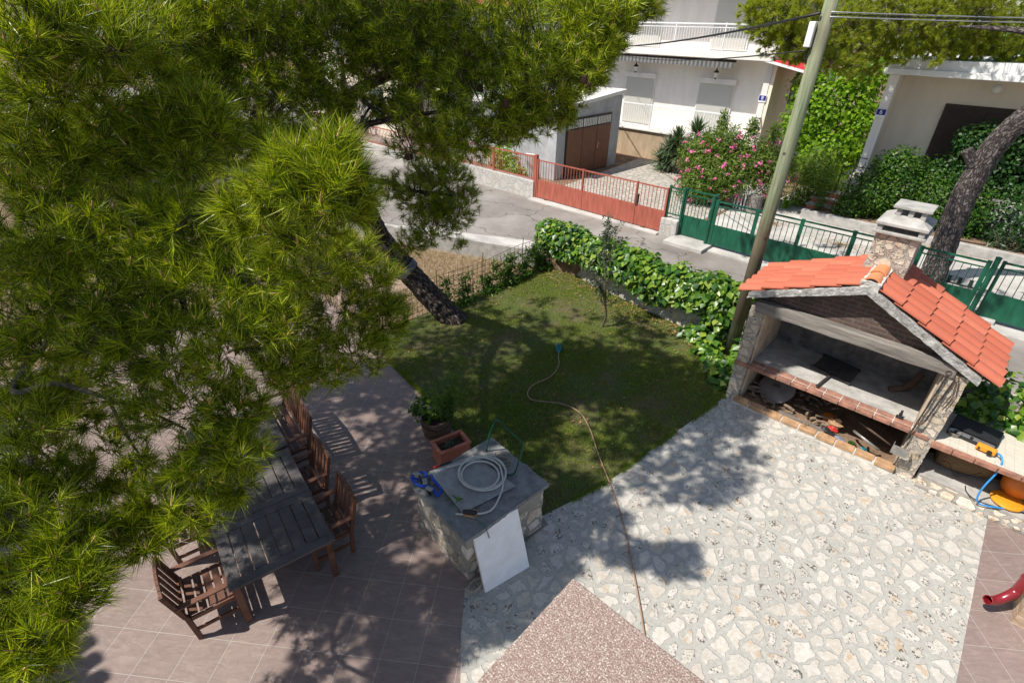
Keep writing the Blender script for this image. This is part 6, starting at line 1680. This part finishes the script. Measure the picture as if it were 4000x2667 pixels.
# ---------------------------------------------------------------- the leaning pine in the garden
pt = thing('pine_tree', 'big leaning pine with long bright needles filling the left of the garden', 'tree', (0, 0, 0))
tr_ = smooth([(-8.56, 7.22, -0.12), (-8.6, 7.18, 0.05), (-8.9, 6.86, 0.6), (-9.25, 6.48, 1.3), (-9.5, 6.15, 1.9), (-9.55, 5.85, 2.6), (-9.3, 5.5, 3.4), (-8.8, 5.1, 4.3), (-8.3, 4.8, 5.0)], 6)
rr_ = [np.interp(i / (len(tr_) - 1), [0, 0.06, 0.14, 0.4, 1], [0.46, 0.36, 0.285, 0.25, 0.19]) for i in range(len(tr_))]
o = MB().tube(tr_, rr_, 28).build('trunk', 'bark', pt, smooth=True)
bark_attr(o, tr_, rr_, 28)
rough(o, 0.07, 0.13, 2)
def limb(pts, r0, r1, mat='bark', n=8):
    if r0 < 0.065: mat = 'twig'
    q = smooth(pts, 5)
    rs_ = [r0 + (r1 - r0) * i / (len(q) - 1) for i in range(len(q))]
    return bark_attr(MB().tube(q, rs_, n).build('branch', mat, pt, smooth=True), q, rs_, n)
limb([(-8.3, 4.8, 5.0), (-7.2, 4.7, 5.4), (-6.2, 4.7, 5.65), (-5.1, 4.9, 5.8), (-4.1, 5.3, 6.0)], 0.11, 0.022)
limb([(-8.3, 4.8, 5.0), (-8.2, 4.0, 5.9), (-7.8, 3.0, 6.8), (-7.4, 2.0, 7.6)], 0.14, 0.05)
limb([(-8.8, 5.1, 4.3), (-8.2, 3.6, 4.6), (-7.2, 2.4, 4.8), (-6.2, 1.7, 4.6), (-5.2, 1.2, 4.4), (-4.3, 0.9, 4.2)], 0.12, 0.02)
limb([(-6.2, 1.7, 4.6), (-5.2, 1.9, 4.9), (-4.3, 1.8, 5.0), (-3.4, 1.6, 5.1)], 0.045, 0.012)
limb([(-9.3, 5.5, 3.4), (-8.2, 5.4, 3.7), (-7.2, 5.3, 3.75), (-6.4, 5.5, 3.8)], 0.07, 0.015)
limb([(-8.2, 3.6, 4.6), (-6.8, 3.7, 4.9), (-6.0, 4.1, 5.1), (-5.1, 4.5, 5.3)], 0.07, 0.015)
limb([(-7.2, 2.4, 4.8), (-6.4, 0.9, 4.0), (-5.55, -0.22, 3.48), (-5.13, 0.01, 3.57), (-4.62, 0.25, 3.56), (-4.38, 0.41, 3.49), (-4.13, 0.6, 3.31)], 0.036, 0.009)
limb([(-4.62, 0.25, 3.56), (-4.47, 0.25, 3.26), (-4.36, 0.27, 3.02), (-4.15, 0.31, 2.84)], 0.014, 0.006)
limb([(-6.2, 0.8, 5.2), (-6.05, 0.98, 5.21), (-5.85, 1.33, 5.41), (-5.47, 1.5, 5.47), (-5.21, 1.58, 5.54), (-4.85, 1.73, 5.59)], 0.035, 0.008, 'twig')
limb([(-6.4, 0.9, 4.0), (-4.85, -0.55, 2.84), (-3.87, -0.47, 2.93), (-3.6, -0.4, 2.98), (-3.5, -0.34, 2.96)], 0.035, 0.007, 'twig')
limb([(-5.46, -0.21, 3.13), (-5.31, -0.34, 3.06), (-4.92, -0.25, 3.01), (-4.43, -0.18, 2.82), (-4.07, -0.1, 2.79)], 0.018, 0.006, 'twig')
limb([(-4.68, 1.66, 4.78), (-4.19, 1.76, 4.91), (-3.37, 1.67, 5.23)], 0.018, 0.007, 'twig')
for k in range(14):
    a = random.uniform(0, 6.28)
    limb([(-6.4 + random.uniform(-.3, .3), 4.4 + random.uniform(-.4, .4), 5.3), (-6.3 + 0.4 * math.cos(a), 4.3 + 0.5 * math.sin(a), 4.9), (-6.3 + 0.7 * math.cos(a), 4.4 + 0.9 * math.sin(a), 4.5 + random.uniform(-.2, .3))], 0.014, 0.004, 'bark', 5)
ck = MB()
c0, ax_ = Vector((-9.27, 6.46, 1.34)), Vector((-0.33, -0.36, 0.68)).normalized()
e1 = ax_.cross(Vector((0, 0, 1))).normalized(); e2 = ax_.cross(e1)
hel = []
for i in range(12 * 24):
    a = 2 * math.pi * i / 24
    hel.append(c0 + ax_ * (0.014 * i / 24 - 0.08) + (e1 * math.cos(a) + e2 * math.sin(a)) * 0.288)
tag(ck.tube(hel, 0.007, 5).build('wire_band', 'galv', smooth=True), 'grey wire band wound around the leaning pine trunk', 'wire')

pine_crown('crown', blist(NEAR + GAP), pt, 0.158, 0.0058, 52, 'needle', 0.0035, clen=0.06, spread=(15, 60), back=0.11)
pine_crown('crown', blist(MID), pt, 0.125, 0.0078, 40, 'needle', 0.004, 0.35, clen=0.05)
pine_crown('crown', blist(BACK), pt, 0.15, 0.007, 46, 'needle', 0.005, 0.1)
pine_crown('crown', blist(FAR), pt, 0.105, 0.006, 46, 'needle', 0.005, 0.0)
# unseen upper crown, above and left of the view: placed to throw dappled shade on lawn, patio and paving
HI = []
r2 = np.random.default_rng(21)
for k in range(26):      # added overhead to darken the middle of the crown
    HI.append((r2.uniform(-7.2, -5.3), r2.uniform(2.3, 4.0), r2.uniform(7.3, 8.0), r2.uniform(0.35, 0.55), 20))
for k in range(16):      # unseen sprays added left of the view to shade the middle of the crown
    HI.append((r2.uniform(-5.3, -4.3), r2.uniform(-0.45, -0.05), r2.uniform(5.5, 6.1), r2.uniform(0.2, 0.34), 16))
for k in range(12):  # more unseen sprays, added to shade the lower left foliage
    HI.append((r2.uniform(-5.0, -4.4), r2.uniform(-1.3, -0.5), r2.uniform(5.5, 6.1), r2.uniform(0.2, 0.34), 14))
def shade(poly, count, rad, zr, nt):
    """unseen sprays, placed so that they keep the sun off a patch of ground"""
    xs, ys = [q[0] for q in poly], [q[1] for q in poly]
    done = 0
    while done < count:
        g_ = np.array([[r2.uniform(min(xs), max(xs)), r2.uniform(min(ys), max(ys))]])
        if not in_poly(g_, poly)[0]: continue
        z = r2.uniform(*zr)
        k_ = z / math.tan(SUN_EL)
        HI.append((g_[0, 0] - k_ * math.cos(SUN_AZ), g_[0, 1] - k_ * math.sin(SUN_AZ), z, r2.uniform(*rad), nt))
        done += 1
shade([(-9.2, 5.2), (-3.4, 4.6), (-3.0, 5.4), (-2.7, 6.6), (-2.5, 8.9), (-3.4, 9.6), (-6.0, 8.8), (-9.0, 8.2)], 105, (0.35, 0.65), (7.3, 8.8), 22)
shade([(-9.2, 8.0), (-3.4, 9.4), (-3.4, 10.2), (-8.9, 10.4)], 12, (0.3, 0.5), (7.3, 8.6), 18)
shade([(-2.9, 5.4), (-2.2, 5.6), (-1.3, 6.2), (-1.35, 6.7), (-1.0, 7.95), (-2.5, 8.8), (-2.75, 6.6)], 40, (0.22, 0.42), (7.3, 8.3), 16)
shade([(-8.3, 2.6), (-5.2, 2.0), (-4.2, 2.2), (-3.4, 2.9), (-3.3, 4.2), (-8.3, 5.0)], 60, (0.3, 0.6), (7.2, 8.4), 20)
shade([(-4.4, 0.9), (-4.4, 2.1), (-3.5, 2.8), (-2.6, 1.8), (-2.6, 1.2), (-3.6, 0.8)], 32, (0.22, 0.42), (6.8, 8.0), 16)
shade([(-8, 0.9), (-4.6, 0.9), (-4.6, 2.2), (-8, 2.6)], 34, (0.3, 0.5), (7.2, 8.2), 18)
pine_crown('crown', HI, pt, 0.13, 0.013, 34, 'needle', 0.008, 0.0)
for (x, y, z) in ((-4.75, 4.55, 5.55), (-3.72, 5.2, 5.62), (-4.25, 4.45, 5.45), (-5.86, 4.28, 4.66), (-5.98, 4.42, 4.62), (-3.6, 4.95, 5.7), (-4.9, 4.5, 5.9)):
    c = MB()
    pr_ = [(0.008, 0.0), (0.026, 0.012), (0.034, 0.03), (0.03, 0.055), (0.018, 0.078), (0.0, 0.088)]
    c.lathe(pr_, 10)
    for k in range(40):
        a = k * 2.4; zz = 0.01 + 0.07 * k / 40; r_ = np.interp(zz, [q[1] for q in pr_], [q[0] for q in pr_])
        c.box((-0.006, r_ - 0.004, zz - 0.004), (0.006, r_ + 0.008, zz + 0.004), M4=Matrix.Rotation(a, 3, 'Z'))
    c.build('pine_cone', 'cone', pt, loc=(x, y, z - 0.05))

# ---------------------------------------------------------------- second pine, right
p2 = thing('pine_tree', 'second pine with thick grey trunk leaning right beyond the green gate', 'tree', (0, 0, 0))
q = smooth([(-0.5, 17.25, 0.2), (-0.5, 17.2, 0.5), (-0.56, 17.15, 1.6), (-0.62, 17.1, 2.7), (-0.5, 17.1, 3.9), (-0.15, 17.1, 4.7), (0.5, 17.1, 5.7), (1.1, 17.1, 7.2), (1.4, 17.0, 9.0)], 5)
rr_ = [np.interp(i / (len(q) - 1), [0, 0.1, 0.5, 1], [0.42, 0.30, 0.25, 0.17]) for i in range(len(q))]
o = bark_attr(MB().tube(q, rr_, 24).build('trunk', 'bark_grey', p2, smooth=True), q, rr_, 24)
rough(o, 0.06, 0.16, 2)
bark_attr(MB().tube([(-0.70, 17.0, 3.50), (-0.95, 16.9, 3.80)], [0.15, 0.12], 12).build('branch_stub', 'bark_grey', p2), [(-0.70, 17.0, 3.50), (-0.95, 16.9, 3.80)], 0.14, 12)
for pts in ([(1.1, 17.1, 7.2), (-1, 16.8, 7.4), (-3, 16.6, 7.2), (-4.6, 15.8, 6.8)], [(1.4, 17, 8.5), (0, 18.5, 8.2), (-1.5, 20, 7.6)], [(0.5, 17.1, 5.7), (-0.8, 17.6, 6.2), (-2.2, 18, 6.3)], [(1.1, 17.1, 7.2), (2.5, 17.5, 7.2), (4, 18, 7)]):
    qq = smooth(pts, 5)
    rr_ = [0.12 - 0.1 * i / (len(qq) - 1) for i in range(len(qq))]
    bark_attr(MB().tube(qq, rr_, 8).build('branch', 'bark_grey', p2, smooth=True), qq, rr_, 8)
P2="-6.35,17.43,6.44,0.66,90 -6.75,17.32,6.74,0.48,50 -5.78,17.54,5.93,0.54,60 -5.50,17.51,6.54,0.70,90 -5.02,19.31,6.27,0.88,130 -4.29,20.17,6.50,1.00,160 -3.38,21.03,6.53,1.00,160 -2.38,21.97,6.55,1.00,160 -1.47,22.65,6.36,0.88,130 -4.61,19.25,5.74,0.56,70 -4.15,20.56,5.85,0.52,60 -3.30,21.35,5.88,0.58,70 -2.45,21.96,5.67,0.39,40 -1.94,22.54,5.80,0.65,70 -1.09,23.15,5.60,0.52,50 -2.74,20.74,5.47,0.20,12 -5.71,17.40,6.64,0.70,60 -4.75,20.10,6.92,1.00,100 -3.11,21.64,6.97,1.00,100 -2.02,22.67,6.99,1.00,100 -5.02,18.60,5.41,0.44,50 -4.51,18.98,5.31,0.38,35"
pine_crown('crown', blist(P2 + EX2), p2, 0.15, 0.013, 60, 'needle_far', 0.006, 0.3, up=0.2, spread=(15, 60), droop=0.5, clen=0.07)
keep_ = HI; HI = []
shade([(-5.4, 15.6), (4, 15.6), (4, 18.3), (-3.5, 18.3), (-4.6, 17.5)], 75, (0.25, 0.5), (7.3, 8.4), 16)
SH2 = HI; HI = keep_
HI2 = SH2 + [(r2.uniform(-3, 6), r2.uniform(18.5, 21.5), r2.uniform(7.4, 8.6), r2.uniform(0.6, 1.0), 20) for k in range(40)]
pine_crown('crown', HI2, p2, 0.15, 0.02, 26, 'needle_far', 0.008, 0.0)  # unseen sprays above the view, added to dapple the forecourt with shade
